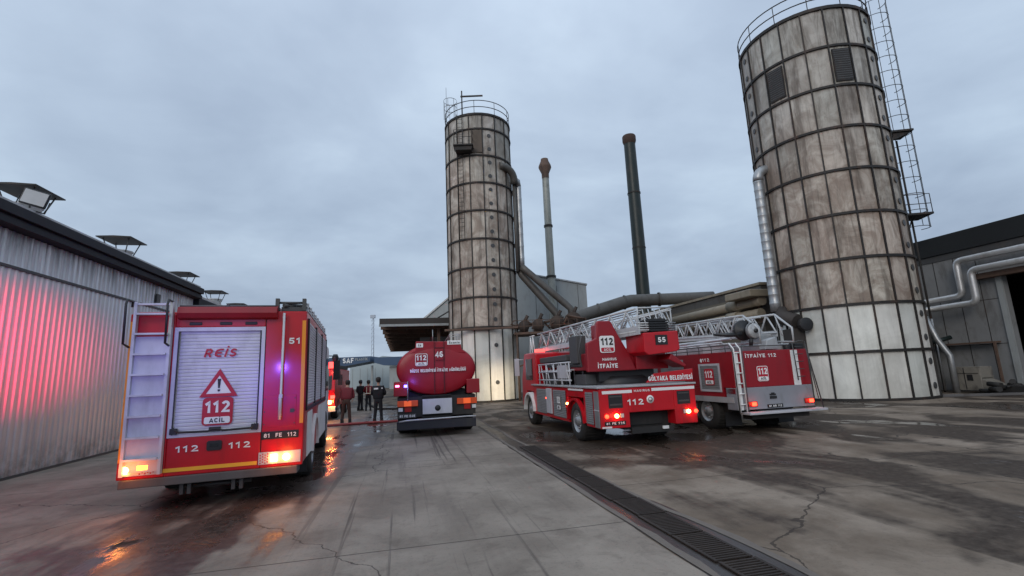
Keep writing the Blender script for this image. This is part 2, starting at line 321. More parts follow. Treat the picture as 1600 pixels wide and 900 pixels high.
# ------------------------------------------------------------------ ground
def ground_material(name, yard):
    n = NT(name); x, y, z = n.xyz()
    big = n.noise(.16, 6, .55, .8); mid = n.noise(.7, 8, .62, .4); fine = n.noise(9, 8, .7); grit = n.noise(60, 4, .7)
    trail = n.noise(1, 6, .6, .25, n.vec((1.5, .12, 1), rot=(0, 0, radians(-7 if not yard else 8))))
    trail2 = n.noise(1, 5, .6, .1, n.vec((6.5, .11, 1), loc=(3, 1, 0), rot=(0, 0, radians(-10))))
    if yard:
        dry = n.mix(n.step(mid, .3, .7), (.145, .110, .082), (.295, .24, .19))
        patch = n.noise(.33, 3, .5, 1.4, n.vec((1, .8, 1), loc=(4, 7, 0)))
        wetf = n.math('ADD', n.math('MULTIPLY', patch, .62), n.math('MULTIPLY', trail, .26))
        wetf = n.math('ADD', wetf, n.math('ADD', n.math('MULTIPLY', mid, .16), n.math('MULTIPLY', n.math('SUBTRACT', n.noise(3.5, 8, .7, .3), .5), .10)))
        wetf = n.math('SUBTRACT', wetf, .02)
        g1 = n.math('MULTIPLY', n.math('GREATER_THAN', x, 5.2), .03)
        wetf = n.math('ADD', wetf, g1)
        # wetter oval round the vehicles
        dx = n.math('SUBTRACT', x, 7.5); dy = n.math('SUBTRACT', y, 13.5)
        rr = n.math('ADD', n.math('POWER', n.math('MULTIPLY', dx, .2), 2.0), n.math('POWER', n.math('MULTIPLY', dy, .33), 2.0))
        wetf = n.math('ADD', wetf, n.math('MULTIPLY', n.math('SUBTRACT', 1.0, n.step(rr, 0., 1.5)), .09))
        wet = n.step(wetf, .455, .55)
        pud = n.step(wetf, .60, .64)
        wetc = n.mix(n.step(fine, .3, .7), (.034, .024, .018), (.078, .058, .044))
    else:
        dry = n.mix(n.step(mid, .3, .7), (.185, .153, .124), (.315, .268, .222))
        dry = n.mix(n.math('MULTIPLY', n.step(trail, .50, .68), .45), dry, (.115, .092, .078))
        # tyre and drip marks that run along the apron towards the tank truck
        lane = n.math('SUBTRACT', 1.0, n.step(n.math('ABSOLUTE', n.math('SUBTRACT', x, .2)), .9, 2.0))
        dry = n.mix(n.math('MULTIPLY', n.math('MULTIPLY', n.step(trail2, .56, .64), lane), .75), dry, (.075, .060, .052))
        c0 = n.math('SUBTRACT', x, n.math('ADD', -3.6, n.math('MULTIPLY', y, .11)))
        band = n.math('SUBTRACT', 1.0, n.step(n.math('ABSOLUTE', c0), .5, 3.0))
        wetf = n.math('ADD', n.math('MULTIPLY', band, .26), n.math('ADD', n.math('MULTIPLY', trail, .35), n.math('MULTIPLY', n.noise(.9, 6, .6, .6), .30)))
        wet = n.step(wetf, .50, .58); pud = n.step(wetf, .585, .64)
        wetc = n.mix(n.step(fine, .3, .7), (.050, .034, .028), (.105, .075, .064))
    col = n.mix(wet, dry, wetc)
    col = n.mix(n.math('MULTIPLY', n.step(fine, .52, .75), .35), col, (.11, .095, .085))
    # cracks
    vo = n.t.nodes.new('ShaderNodeTexVoronoi'); vo.feature = 'DISTANCE_TO_EDGE'; vo.inputs['Scale'].default_value = .28 if yard else .16
    dn = n.t.nodes.new('ShaderNodeVectorMath'); dn.operation = 'ADD'
    nz = n.t.nodes.new('ShaderNodeTexNoise'); nz.inputs['Scale'].default_value = 1.5; nz.inputs['Detail'].default_value = 6
    n.link(n.tc.outputs['Object'], nz.inputs['Vector']); s2 = n.t.nodes.new('ShaderNodeVectorMath'); s2.operation = 'SCALE'; s2.inputs['Scale'].default_value = .7
    n.link(nz.outputs['Color'], s2.inputs[0]); n.link(n.tc.outputs['Object'], dn.inputs[0]); n.link(s2.outputs[0], dn.inputs[1]); n.link(dn.outputs[0], vo.inputs['Vector'])
    crack = n.math('LESS_THAN', vo.outputs['Distance'], .0042 if yard else .0018)
    jy = n.math('ABSOLUTE', n.math('SUBTRACT', n.math('FRACT', n.math('DIVIDE', n.math('ADD', y, .8 + (0 if yard else 1.7)), 5.5)), .5))
    joint = n.math('LESS_THAN', jy, .0022)
    lines = n.math('MAXIMUM', crack, joint)
    col = n.mix(n.math('MULTIPLY', lines, .75), col, (.035, .028, .024))
    st = n.step(n.noise(2.6, 8, .72, .5), .50, .66); col = n.mix(n.math('MULTIPLY', st, .30), col, (.085, .066, .052))
    sp = n.step(n.noise(28, 5, .75), .55, .70); col = n.mix(n.math('MULTIPLY', sp, .35), col, (.05, .042, .036))
    r = n.math('SUBTRACT', .80 if yard else .66, n.math('MULTIPLY', wet, .20 if yard else .30)); r = n.math('SUBTRACT', r, n.math('MULTIPLY', pud, .46 if yard else .32))
    n.set(color=col, rough=r, spec=n.math('ADD', .14 if yard else .25, n.math('MULTIPLY', pud, .36)))
    h = n.math('ADD', n.math('MULTIPLY', grit, .4), fine)
    h = n.math('MULTIPLY', h, n.math('SUBTRACT', 1.0, n.math('MULTIPLY', n.math('MAXIMUM', n.math('MULTIPLY', wet, .6), pud), .96)))
    h = n.math('SUBTRACT', h, n.math('MULTIPLY', lines, 1.2))
    n.bump(h, .5, .012)
    return n.m
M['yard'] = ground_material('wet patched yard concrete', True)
M['apron'] = ground_material('pale concrete apron', False)
def sheet(v0, v1, u0, u1, z, name, mat):
    b = MB(); b.add([(v0, u0, z), (v1, u0, z), (v1, u1, z), (v0, u1, z)], [(0, 1, 2, 3)])
    o = b.build(name, mat, rz=HD); return tag(o, kind='structure')
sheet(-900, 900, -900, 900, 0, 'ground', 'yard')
# the pale apron has a slightly broken edge along the drain
b = MB(); pts = [(-8.4, -20)]; rnd = random.Random(3)
u = -20
edge = []
while u < 34: edge.append((2.60 + rnd.uniform(-.02, .02), u)); u += .35
pts = [(-8.4, -20)] + edge + [(-8.4, 34)]
b.add([(p[0], p[1], .004) for p in pts] + [(p[0], p[1], -.03) for p in pts], [tuple(range(len(pts)))] + [(i, i + len(pts), (i + 1) % len(pts) + len(pts), (i + 1) % len(pts)) for i in range(len(pts))])
tag(b.build('concrete_apron', 'apron', rz=HD), kind='structure')
M['drainbed'] = simple('wet drain concrete', (.032, .023, .018), .35, 0, .4, 3, dirt=((.02, .017, .015), .6), bump=.3)
M['lip'] = simple('drain lip concrete', (.15, .125, .105), .8, 0, .25, 3, dirt=((.10, .08, .065), .6), bump=.4)
def strip(pts, z, name, mat):
    b = MB(); b.add([(p[0], p[1], z) for p in pts], [tuple(range(len(pts)))]); return tag(b.build(name, mat, rz=HD), kind='structure')
rz_ = random.Random(9); us = [-20 + k * .4 for k in range(136)]
def redge(u): return 3.46 - .36 * min(1, max(0, (u - 5) / 6)) + .03 * sin(u * 1.7)
strip([(2.61, u) for u in us] + [(redge(u) + rz_.uniform(-.03, .03), u) for u in reversed(us)], .006, 'drain_strip', 'drainbed')
strip([(redge(u) - .09 + rz_.uniform(-.02, .02), u) for u in us[:110]] + [(redge(u) + rz_.uniform(-.02, .02), u) for u in reversed(us[:110])], .011, 'drain_lip', 'lip')
strip([(2.62 + rz_.uniform(-.01, .01), u) for u in us[:95]] + [(2.71 + rz_.uniform(-.03, .02), u) for u in reversed(us[:95])], .011, 'drain_lip', 'lip')
ORD = ('first second third fourth fifth sixth seventh eighth ninth tenth eleventh twelfth thirteenth fourteenth fifteenth sixteenth seventeenth eighteenth nineteenth twentieth twenty-first twenty-second twenty-third twenty-fourth').split()
# slotted grates
root = None
for i in range(14):
    y0 = 1.2 + i * .78
    g_ = MB(); g_.box(0, .04, 0, .75, 0, .014); g_.box(.44, .48, 0, .75, 0, .014)
    for k in range(15): g_.box(.04, .44, .012 + k * .05, .034 + k * .05, 0, .012)
    if i == 0:
        gm = g_.build('drain_grate', 'frame'); first = gm; gm.data.materials[0] = simple('muddy iron grate', (.030, .022, .018), .8, .1, .6, 3, dirt=((.075, .058, .045), .7))
    else:
        gm = first.copy(); COL.objects.link(gm)
    gm.scale.x = .84; gm.location = W(2.84 + rnd.uniform(-.012, .012), y0, .012 - .001 * (i % 3)); gm.rotation_euler.z = HD + rnd.uniform(-.004, .004)
    tag(gm, 'slotted rusty iron drain grate, %s in the row counted from the photographer' % ORD[i], 'drain grate', 'iron grates along the drain channel')

# ------------------------------------------------------------------ left warehouse
WV = -8.44
n = NT('galvanised wall sheet'); x, y, z = n.xyz()
sh = n.noise(1.2, 6, .6, .2, n.vec((6, 6, .25))); c = n.mix(n.step(sh, .3, .7), (.56, .56, .575), (.72, .72, .735))
gr_ = n.math('MULTIPLY', n.step(z, 4.55, 5.4), n.step(n.noise(1, 7, .7, .3, n.vec((5, 5, .6))), .35, .65))
c = n.mix(n.math('MULTIPLY', gr_, .8), c, (.10, .10, .105))
low = n.math('MULTIPLY', n.math('SUBTRACT', 1., n.step(z, 0., .9)), n.step(n.noise(2, 6, .7), .35, .65))
c = n.mix(n.math('MULTIPLY', low, .7), c, (.16, .135, .115))
n.set(color=c, metal=.55, rough=.43); M['corr'] = n.m
wh = thing('warehouse', W(WV, 0), HD, 'long warehouse clad in pale vertical corrugated sheet with dark eaves', 'warehouse')
def corr(y0, y1, z0, z1, pitch=.2, dep=.026, off=0):
    b = MB(); k = int((y1 - y0) / pitch); prof = []
    for i in range(k):
        yy = y0 + i * pitch
        prof += [(off, yy), (off, yy + pitch * .55), (off + dep, yy + pitch * .68), (off + dep, yy + pitch * .87)]
    prof.append((off, y0 + k * pitch)); m_ = len(prof)
    b.add([(p[0], p[1], z0) for p in prof] + [(p[0], p[1], z1) for p in prof], [(i, i + 1, i + 1 + m_, i + m_) for i in range(m_ - 1)]); return b
corr(-8, 22.3, .06, 4.60).build('wall', 'corr', wh)
corr(-8, 22.3, 4.62, 5.42, off=-.03).build('wall', 'corr', wh)
b = MB(); b.box(-.02, .06, -8, 22.3, 4.575, 4.635); b.build('wall_flashing', 'darkgrey', wh)
b = MB(); b.box(-.2, .05, -8, 22.3, 0, .06); b.build('plinth', 'darkgrey', wh)
b = MB(); b.box(-.3, .28, -8, 22.3, 5.43, 5.58); b.box(-.3, .34, -8, 22.3, 5.63, 5.86); b.box(-.3, .24, -8, 22.3, 5.58, 5.63); b.build('fascia', 'fascia', wh, .01)
b = MB(); b.prism([(.20, 5.865), (.20, 5.97), (-.5, 6.0), (-5, 6.1), (-5, 5.865)], 'y', -8, 22.3); b.build('roof', 'roofw', wh)
b = MB(); b.box(-10, -.16, -8, 22.3, 0, 5.85); b.build('hall_shell', 'panel', wh)
b = MB(); b.box(.02, .07, 19.0, 19.25, 4.75, 5.1); b.build('vent_hatch', 'darkgrey', wh)
w2 = thing('warehouse', W(WV - .15, 22.35), HD, 'lower second warehouse section with stepped dark eaves behind the long corrugated one', 'warehouse')
corr(0, 24, .05, 4.9).build('wall', 'corr', w2)
b = MB(); b.box(-.3, .25, 0, 24, 4.92, 5.15); b.box(-.3, .3, 0, 24, 5.19, 5.5); b.build('fascia', 'fascia', w2, .01)
b = MB(); b.prism([(.22, 5.505), (.22, 5.62), (-5, 5.95), (-5, 5.505)], 'y', 0, 24); b.build('roof', 'roofw', w2)
b = MB(); b.box(-10, -.16, 0, 24, 0, 5.5); b.build('hall_shell', 'panel', w2)
vent_lab = ['nearest flat capped roof vent, behind the floodlight', 'second flat capped roof vent on the dark eaves of the warehouse',
            'third flat capped roof vent, just left above the silver ladder engine', 'fourth flat capped roof vent, small and above the engine roof roll', 'farthest and smallest flat capped roof vent of the row']
vent0 = None
for i, (u, z) in enumerate(((13.75, 6.78), (18.3, 6.8), (23.9, 6.8), (28.6, 6.8), (33.2, 6.8))):
    if not vent0:
        r = vent0 = thing('roof_vent', (0, 0, 0), HD, '', 'roof vent')
        b = MB(); b.prism([(-.50, 0), (.50, 0), (.50, .03), (.0, .05), (-.50, .03)], 'y', -.54, .54); b.build('vent_cap', 'frame', r)
        b = MB()
        for sx_ in (-.24, .24):
            for sy in (-.24, .24): b.tube([(sx_, sy, -.48), (sx_ * 1.55, sy * 1.55, 0)], .018, 6)
        b.build('vent_legs', 'darkgrey', r)
        b = MB(); b.lathe([(.30, -.9), (.30, -.40), (.34, -.40), (.34, -.36), (.0, -.36)], n=20); b.build('vent_collar', 'roofw', r)
    else:
        r = vent0.copy(); COL.objects.link(r)
        for ch in vent0.children:
            c = ch.copy(); COL.objects.link(c); c.parent = r
    r.location = W((-9.1, -9.25, -9.6, -9.85, -10.1)[i], u, z)
    tag(r, vent_lab[i], 'roof vent', 'flat capped roof vents on the warehouse')
fl = thing('floodlight', W(-8.35, 12.75, 6.0), HD + radians(18), 'square grey floodlight on a black bracket at the warehouse eaves', 'floodlight')
b = MB(); b.box(-.24, .24, -.05, .03, .10, .48); b.build('housing', 'black', fl, .02)
b = MB(); b.box(-.21, .21, -.065, -.05, .13, .45); b.build('lens', 'lens', fl)
b = MB(); b.tube([(-.27, 0, .28), (-.27, 0, 0), (.27, 0, 0), (.27, 0, .28)], .018, 6); b.build('bracket', 'black', fl)
fl.rotation_euler.y = radians(14)

# ------------------------------------------------------------------ vehicles: shared parts
def wheel(root, x, y, side, r=.5, w=.3, dual=False):
    t = MB(); w2_ = w * (2.1 if dual else 1); x0 = x - side * w2_
    h = sorted((x, x0))
    t.lathe([(r * .58, h[0]), (r * .62, h[0] - .01), (r * .93, h[0]), (r, h[0] + .05), (r, h[1] - .05), (r * .93, h[1]), (r * .62, h[1] + .01), (r * .58, h[1])], (0, y, r), 'x', 28)
    for k in range(28):
        a = 2 * pi * k / 28
        t.obox(((h[0] + h[1]) / 2, y + (r + .002) * cos(a), r + (r + .002) * sin(a)), ((h[1] - h[0]) / 2 - .05, 0, 0), Vector((0, -sin(a), cos(a))) * .03, Vector((0, cos(a), sin(a))) * .008)
    ty = t.build('wheel', 'rubber', root)
    rm = MB(); o = side
    rm.lathe([(r * .58, x + o * .0), (r * .5, x - o * .04), (r * .42, x - o * .07), (r * .25, x - o * .05), (r * .2, x + o * .03), (0, x + o * .03)], (0, y, r), 'x', 24)
    for k in range(8):
        a = 2 * pi * k / 8; rm.lathe([(.018, x - o * .06), (.018, x - o * .02), (0, x - o * .02)], (0, y + r * .34 * cos(a), r + r * .34 * sin(a)), 'x', 6)
    rm.build('rim', 'steel', ty); return ty
def sign112(root, x, y, z, w, h, fill, ring, low='ACİL', rot=(pi / 2, 0, 0), num='whitemark', lowfill='whitemark', lowtxt='blackmark'):
    """rounded emergency-number board"""
    R_ = Matrix.Rotation(rot[2], 4, 'Z')
    o = bpy.data.objects.new('emergency_sign', None)
    b = MB(); b.prism(rrect(w, h, w * .14), 'y', 0, -.006, 0)
    b.prism([(p[0] , p[1]) for p in rrect(w * .90, h * .92, w * .11)], 'y', -.006, -.010, 1)
    zb = -h * .46 + h * .14
    b.prism([(p[0], p[1] + zb) for p in rrect(w * .84, h * .24, w * .06)], 'y', -.010, -.013, 2)
    s = b.build('emergency_sign', [ring, fill, lowfill], root); s.location = (x, y, z); s.rotation_euler.z = rot[2]
    text('112', h * .56, 'sign_number', num, s, (0, -.014, h * .16), width=w * .80, bold=.045)
    if low: text(low, h * .20, 'sign_word', lowtxt, s, (0, -.015, zb), width=w * .5, bold=.03)
    return s
def lamp_box(root, x0, x1, y, z0, z1, mat, name='tail_lamp', dep=.04):
    b = MB(); b.box(x0, x1, y - dep, y, z0, z1); return b.build(name, mat, root, .006)
def round_lamp(root, x, y, z, r, mat, name='tail_lamp'):
    b = MB(); b.lathe([(r, 0), (r * .95, -.03), (r * .6, -.045), (0, -.05)], (x, y, z), 'y', 16); return b.build(name, mat, root)
def shutter_bm(x0, x1, z0, z1, y, pitch=.055, dep=.012, side=None):
    """roller shutter slats, on the rear (side None) or on a flank at x=y"""
    k = int((z1 - z0) / pitch); b = MB(); vs = []; p_ = []
    for i in range(k):
        zz_ = z0 + i * pitch; p_ += [(0, zz_), (dep, zz_ + pitch * .25), (dep, zz_ + pitch * .8)]
    p_.append((0, z1)); m_ = len(p_)
    if side is None: vs = [(x0, y - p[0], p[1]) for p in p_] + [(x1, y - p[0], p[1]) for p in p_]
    else: vs = [(y + side * p[0], x0, p[1]) for p in p_] + [(y + side * p[0], x1, p[1]) for p in p_]
    return b.add(vs, [(i, i + 1, i + 1 + m_, i + m_) for i in range(m_ - 1)])
def point(parent, loc, col, e_, r=.05, kind='POINT', rot=None, size=None, blend=.6):
    l = bpy.data.lights.new('lamp_light', kind); l.energy = e_; l.color = col; l.shadow_soft_size = r
    if size: l.spot_size = size; l.spot_blend = blend
    o = bpy.data.objects.new('lamp_light', l); COL.objects.link(o); o.parent = parent; o.location = loc
    if rot: o.rotation_euler = rot
    return o

# ------------------------------------------------------------------ fire engine 51
HE = radians(17.8)
t = thing('fire_engine', (-4.754, 7.81, 0), HE, 'nearest red fire engine, number 51, with silver roller shutter and rear ladder', 'fire engine')
b = MB()
b.box(-1.27, 1.27, .06, 5.3, .52, 3.02)
b.box(-1.27, -.66, 0, .06, .5, 2.98); b.box(.64, 1.27, 0, .06, .5, 3.02); b.box(-.66, .64, 0, .06, 2.76, 2.92); b.box(-.66, .64, 0, .06, .5, 1.06)
b.build('body', 'red', t, .015)
shutter_bm(-.6, .58, 1.10, 2.72, .045, .055, .0035).build('roller_shutter', 'silver', t)
b = MB(); b.box(-.66, -.60, -.012, .05, 1.06, 2.76); b.box(.58, .64, -.012, .05, 1.06, 2.76); b.box(-.60, .58, -.012, .05, 2.70, 2.76); b.box(-.60, .58, -.010, .05, 1.06, 1.10); b.build('shutter_frame', 'silver', t)
b = MB(); b.box(-.605, -.585, -.02, -.008, 1.1, 2.70); b.box(.565, .585, -.02, -.008, 1.1, 2.70)
b.tube([(-.58, -.03, 1.2), (-.5, -.045, 1.14), (-.1, -.05, 1.13), (-.05, -.05, 1.16), (.05, -.05, 1.16), (.1, -.05, 1.13), (.5, -.045, 1.14), (.56, -.03, 1.2)], .018, 8)
b.box(-.09, .07, -.06, -.02, 1.12, 1.19); b.box(-.62, -.52, -.05, -.01, 1.11, 1.2); b.box(.5, .6, -.05, -.01, 1.11, 1.2)
b.build('shutter_handle', 'black', t, .004)
b = MB(); b.prism([(0, 2.88), (-.10, 2.9), (-.13, 2.98), (-.10, 3.08), (0, 3.11), (.4, 3.11), (.4, 2.88)], 'x', -.62, .82); b.build('roof_roll', 'darkred', t, .01)
b = MB(); b.tube([(-.6, -.06, 3.095), (.8, -.06, 3.095)], .02, 8); b.box(.06, .1, -.09, .0, 3.08, 3.13); b.build('awning_rail', 'darkgrey', t)
for xx in (-.38, .05, .42):
    b = MB(); b.box(xx - .09, xx + .09, -.012, .01, 2.795, 2.845); b.build('vent_slot', 'black', t, .01)
# shutter graphics
text('RЄİS', .18, 'lettering', 'redmark', t, (-.02, .012, 2.345), width=.46, bold=.03, shear=.2)
b = MB()
o_ = [(0, 2.09), (-.27, 1.65), (.27, 1.65)]; i_ = [(0, 1.985), (-.178, 1.70), (.178, 1.70)]
b.prism(i_, 'y', .026, .018, 1)
for k in range(3):
    k2_ = (k + 1) % 3; b.prism([o_[k], o_[k2_], i_[k2_], i_[k]], 'y', .028, .012, 0)
ws = b.build('warning_triangle', ['redmark', 'whitemark'], t)
b = MB(); b.prism([(-.024, 1.93), (.024, 1.93), (.011, 1.785), (-.011, 1.785)], 'y', .016, .008); b.box(-.016, .016, .008, .016, 1.735, 1.765); b.build('exclamation_mark', 'blackmark', ws)
sign112(t, 0, .022, 1.425, .43, .43, 'redmark', 'redmark')
for xx, s_ in ((-.38, '112'), (.34, '112')): text(s_, .125, 'number', 'whitemark', t, (xx, -.004, .885), width=.31, bold=.05)
b = MB(); b.prism([(p[0] - .01, p[1] + .905) for p in rrect(.21, .15, .03)], 'y', 0, -.02); b.build('socket', 'black', t, .004)
b = MB(); b.box(-.07, .05, -.028, -.02, .885, .935); b.build('socket_glass', 'glass', t)
text('51', .135, 'number', 'whitemark', t, (1.09, -.004, 2.515), width=.19, bold=.04)
b = MB(); b.box(.65, 1.2, -.012, 0, .935, 1.055); pl = b.build('number_plate', 'black', t, .003)
text('81  FE  112', .085, 'plate_lettering', 'whitemark', pl, (.925, -.014, .995), width=.48, bold=.02)
# tape
b = MB(); b.box(1.205, 1.262, -.006, 0, 1.16, 2.86); b.build('reflective_tape', 'orange', t)
b = MB(); b.box(-1.262, -1.205, -.006, 0, .75, 2.86); b.build('reflective_tape', 'orange', t)
b = MB(); b.box(-.68, .60, -.006, 0, .56, .615); b.build('reflective_tape', 'yellow', t)
# rear ladder
b = MB()
for xx in (-1.175, -.70):
    b.obox((xx, -.07, 1.86), (.02, 0, 0), (0, .045, 0), (0, 0, 1.3))
b.box(-1.16, -.71, -.05, -.035, .6, 2.62)
for k in range(8):
    z_ = .78 + k * .31; b.box(-1.155, -.72, -.17, -.05, z_, z_ + .028)
b.box(-1.155, -.72, -.1, -.05, 3.11, 3.14)
b.build('rear_ladder', 'silver', t)
for xx in (-1.24, -.70):
    b = MB(); b.tube([(xx, -.06, 3.08), (xx, -.06, 3.17), (xx - .0, -.24, 3.17), (xx, -.28, 3.1), (xx, -.26, 2.5), (xx, -.06, 2.46)], .018, 8); b.build('grab_rail', 'black', t)
# bumper, lamps
b = MB(); b.box(-1.22, 1.2, -.05, .3, .38, .50); b.build('bumper', 'bumper', t, .01)
for x0, x1, mir in ((-1.24, -.72, -1), (.62, 1.24, 1)):
    b = MB(); b.box(x0, x1, -.012, 0, .55, .74); cl_ = b.build('lamp_cluster', 'silver', t, .004)
    bb = MB()
    xa, xb = (x0 + .26, x1 - .02) if mir < 0 else (x0 + .02, x0 + .16)
    for k in range(int((xb - xa) / .035)):
        for j in range(4): bb.box(xa + k * .035, xa + k * .035 + .017, -.016, -.012, .565 + j * .04 + (k % 2) * .017, .585 + j * .04 + (k % 2) * .017)
    bb.build('checker_pattern', 'redmark', cl_)
round_lamp(t, -1.15, -.015, .645, .062, 'hot'); lamp_box(t, -1.0, -.86, -.012, .63, .70, 'amber')
round_lamp(t, 1.03, -.015, .645, .055, 'hot'); lamp_box(t, .80, .90, -.012, .59, .70, 'hot')
point(t, (-1.12, -.28, .68), (1, .22, .05), 5, .12); point(t, (1.0, -.28, .66), (1, .25, .06), 5, .12)
# pole
b = MB(); b.tube([(.925, -.07, 2.98), (.92, -.07, 1.62), (.915, -.075, 1.60), (.915, -.075, 1.24)], [.02, .02, .028, .024], 8)
b.box(.9, .94, -.06, 0, 2.9, 2.93); b.box(.9, .935, -.06, 0, 1.3, 1.33); b.box(.895, .945, -.1, 0, 1.58, 1.64); b.build('pole', 'silver', t)
b = MB(); b.box(.66, 1.15, -.008, 0, 1.12, 1.62); b.build('access_panel', 'red', t, .004)
b = MB()
for zz_ in (1.17, 1.37, 1.57):
    for xx in (.68, 1.13): b.box(xx - .008, xx + .008, -.012, -.008, zz_ - .008, zz_ + .008)
for k in range(14): b.box(.652 , .660, -.004, 0, 1.2 + k * .125, 1.208 + k * .125)
b.box(1.06, 1.12, -.02, -.008, 1.34, 1.40); b.build('rivets', 'darkgrey', t)
for q in ((.643, .649, .56, 3.0), (-.69, -.684, .56, 2.98)): b = MB(); b.box(q[0], q[1], -.002, .01, q[2], q[3]); b.build('body_seam', 'black', t)
# roof kit
b = MB(); b.box(.86, 1.2, .05, .5, 3.03, 3.1)
for xx in (.80, 1.22): b.box(xx - .03, xx + .03, .0, .08, 3.03, 3.24)
b.tube([(.8, .04, 3.17), (1.22, .04, 3.17)], .02, 6); b.tube([(.9, .0, 3.12), (1.15, .3, 3.15), (1.1, 1.2, 3.14)], .035, 6)
b.lathe([(.07, 0), (.09, .03), (.09, .09), (.0, .09)], (1.0, .15, 3.08)); b.tube([(1.22, .1, 3.12), (1.23, 4.9, 3.12)], .025, 6); b.tube([(1.22, .1, 3.19), (1.23, 4.9, 3.19)], .018, 6)
b.build('roof_rack', 'darkgrey', t)
b = MB()
for k in range(9): b.box(1.19, 1.27, .3 + k * .55, .34 + k * .55, 3.02, 3.2)
b.box(1.14, 1.275, .1, 5.2, 3.03, 3.06); b.build('roof_rail', 'silver', t)
# flanks
for s_ in (1, -1):
    X = s_ * 1.272
    for k in range(3):
        shutter_bm(.32 + k * 1.62, 1.78 + k * 1.62, 1.42, 2.88, X, .05, .01, s_).build('side_shutter', 'silver', t)
        b = MB()
        for yy in (.26 + k * 1.62, 1.80 + k * 1.62): b.box(min(X, X + s_ * .025), max(X, X + s_ * .025), yy - .03, yy + .03, 1.36, 2.92)
        b.box(min(X, X + s_ * .028), max(X, X + s_ * .028), .24 + k * 1.62, 1.82 + k * 1.62, 1.34, 1.40); b.build('shutter_frame', 'black', t)
    for ya, yb in ((.5, 1.35), (2.8, 5.2)): b = MB(); b.box(min(X, X + s_ * .02), max(X, X + s_ * .02), ya, yb, .55, 1.3); b.build('side_panel', 'white', t, .004)
    b = MB(); pr = [(.56, .5), (.56, .75)]; pr = [(2.07 + .66 * cos(a), .52 + .66 * sin(a)) for a in [pi - i * pi / 12 for i in range(13)]]
    for i in range(12):
        a, c = pr[i], pr[i + 1]; q = lambda p: (2.07 + (p[0] - 2.07) * .88, .52 + (p[1] - .52) * .88)
        b.prism([a, c, q(c), q(a)], 'x', min(X - s_ * .02, X + s_ * .05), max(X - s_ * .02, X + s_ * .05))
    b.build('wheel_arch', 'white', t)
    # cab
b = MB(); b.prism([(5.36, .55), (7.7, .55), (7.75, 1.4), (7.45, 2.75), (7.2, 2.85), (5.36, 2.85)], 'x', -1.22, 1.22); b.build('cab', 'white', t, .03)
b = MB(); b.box(-1.235, 1.235, 5.6, 6.35, 1.55, 2.5); b.box(-1.235, 1.235, 6.5, 7.25, 1.55, 2.5); b.build('cab_window', 'glass', t)
b = MB(); b.prism([(7.745, 1.5), (7.765, 1.5), (7.5, 2.6), (7.48, 2.6)], 'x', -1.05, 1.05); b.build('windscreen', 'glass', t)
for s_ in (-1, 1):
    b = MB(); b.tube([(s_ * 1.2, 7.5, 2.6), (s_ * 1.45, 7.65, 2.6), (s_ * 1.45, 7.65, 2.3)], .018, 6); b.box(s_ * 1.45 - .1, s_ * 1.45 + .1, 7.62, 7.68, 1.85, 2.45); b.build('mirror', 'black', t)
b = MB(); b.box(-.8, .8, 6.9, 7.2, 2.87, 3.0); b.build('light_bar', 'bluelamp', t, .02)
b = MB(); b.box(-1.2, 1.2, 5.3, 5.4, .8, 2.7); b.box(-.45, .45, .3, 7.6, .3, .58); b.box(-1.1, 1.1, .4, 1.1, .42, .53); b.box(-1.0, 1.0, 1.9, 2.2, .4, .6); b.box(-1., 1., 6.05, 6.3, .4, .6); b.build('chassis', 'chassis', t)
for s_ in (1, -1):
    b = MB(); b.box(s_ * .95 - .27, s_ * .95 + .27, 1.28, 1.30, .18, .56); b.build('mud_flap', 'black', t)
b = MB()
for xx in (-.45, -.35, .25, .36): b.box(xx, xx + .05, .02, .08, .22, .4)
b.tube([(-.5, .2, .3), (.5, .2, .3)], .03, 6); b.build('tow_bracket', 'darkgrey', t)
for s_ in (-1, 1): wheel(t, s_ * 1.25, 2.07, s_, dual=True); wheel(t, s_ * 1.25, 6.25, s_)

# ------------------------------------------------------------------ tank truck 46
HT = radians(11)
t = thing('tank_truck', (-2.48, 15.3, 0), HT, 'dark red water tank truck, number 46, with oval tank seen from behind', 'tank truck')
TC = 2.05
def oval(k, y): return [(1.235 * k * cos(a), y, TC + .80 * k * sin(a)) for a in [2 * pi * i / 48 for i in range(48)]]
b = MB(); secs = [(0.0, .0), (.35, -.005), (.75, .02), (.93, .05), (.985, .09), (1, .14), (1, 6.3), (.9, 6.42), (0, 6.45)]
vs = []; 
for k, yy in secs: vs += oval(max(k, .001), yy)
b.add(vs, [(i * 48 + j, i * 48 + (j + 1) % 48, (i + 1) * 48 + (j + 1) % 48, (i + 1) * 48 + j) for i in range(len(secs) - 1) for j in range(48)], 0, True)
b.build('tank', 'crimson', t)
b = MB(); vs = oval(1.012, .12) + oval(1.012, .17); b.add(vs, [(j, (j + 1) % 48, (j + 1) % 48 + 48, j + 48) for j in range(48)], 0, True); b.build('tank_band', 'darkred', t)
b = MB(); b.prism([(-.84, 2.56), (-.66, 2.66), (-.63, 2.93), (.78, 2.89), (.80, 2.66), (.95, 2.52)], 'y', .03, 6.2); b.build('walkway_box', 'crimson', t, .02)
b = MB(); b.box(-.075, -.058, -.03, .0, 1.3, 2.93); b.box(.228, .245, -.03, .0, 1.3, 2.93)
b.box(-.055, .225, -.03, -.01, 2.70, 2.72); b.build('tank_door_trim', 'redblack', t)
b = MB(); b.box(-.05, .22, -.067, -.058, 2.33, 2.67); b.build('number_board', 'darkred', t)
text('46', .25, 'number', 'whitemark', t, (.085, -.072, 2.50), width=.24, bold=.03)
sign112(t, -.465, -.02, 2.35, .38, .38, 'darkred', 'whitemark', num='whitemark')
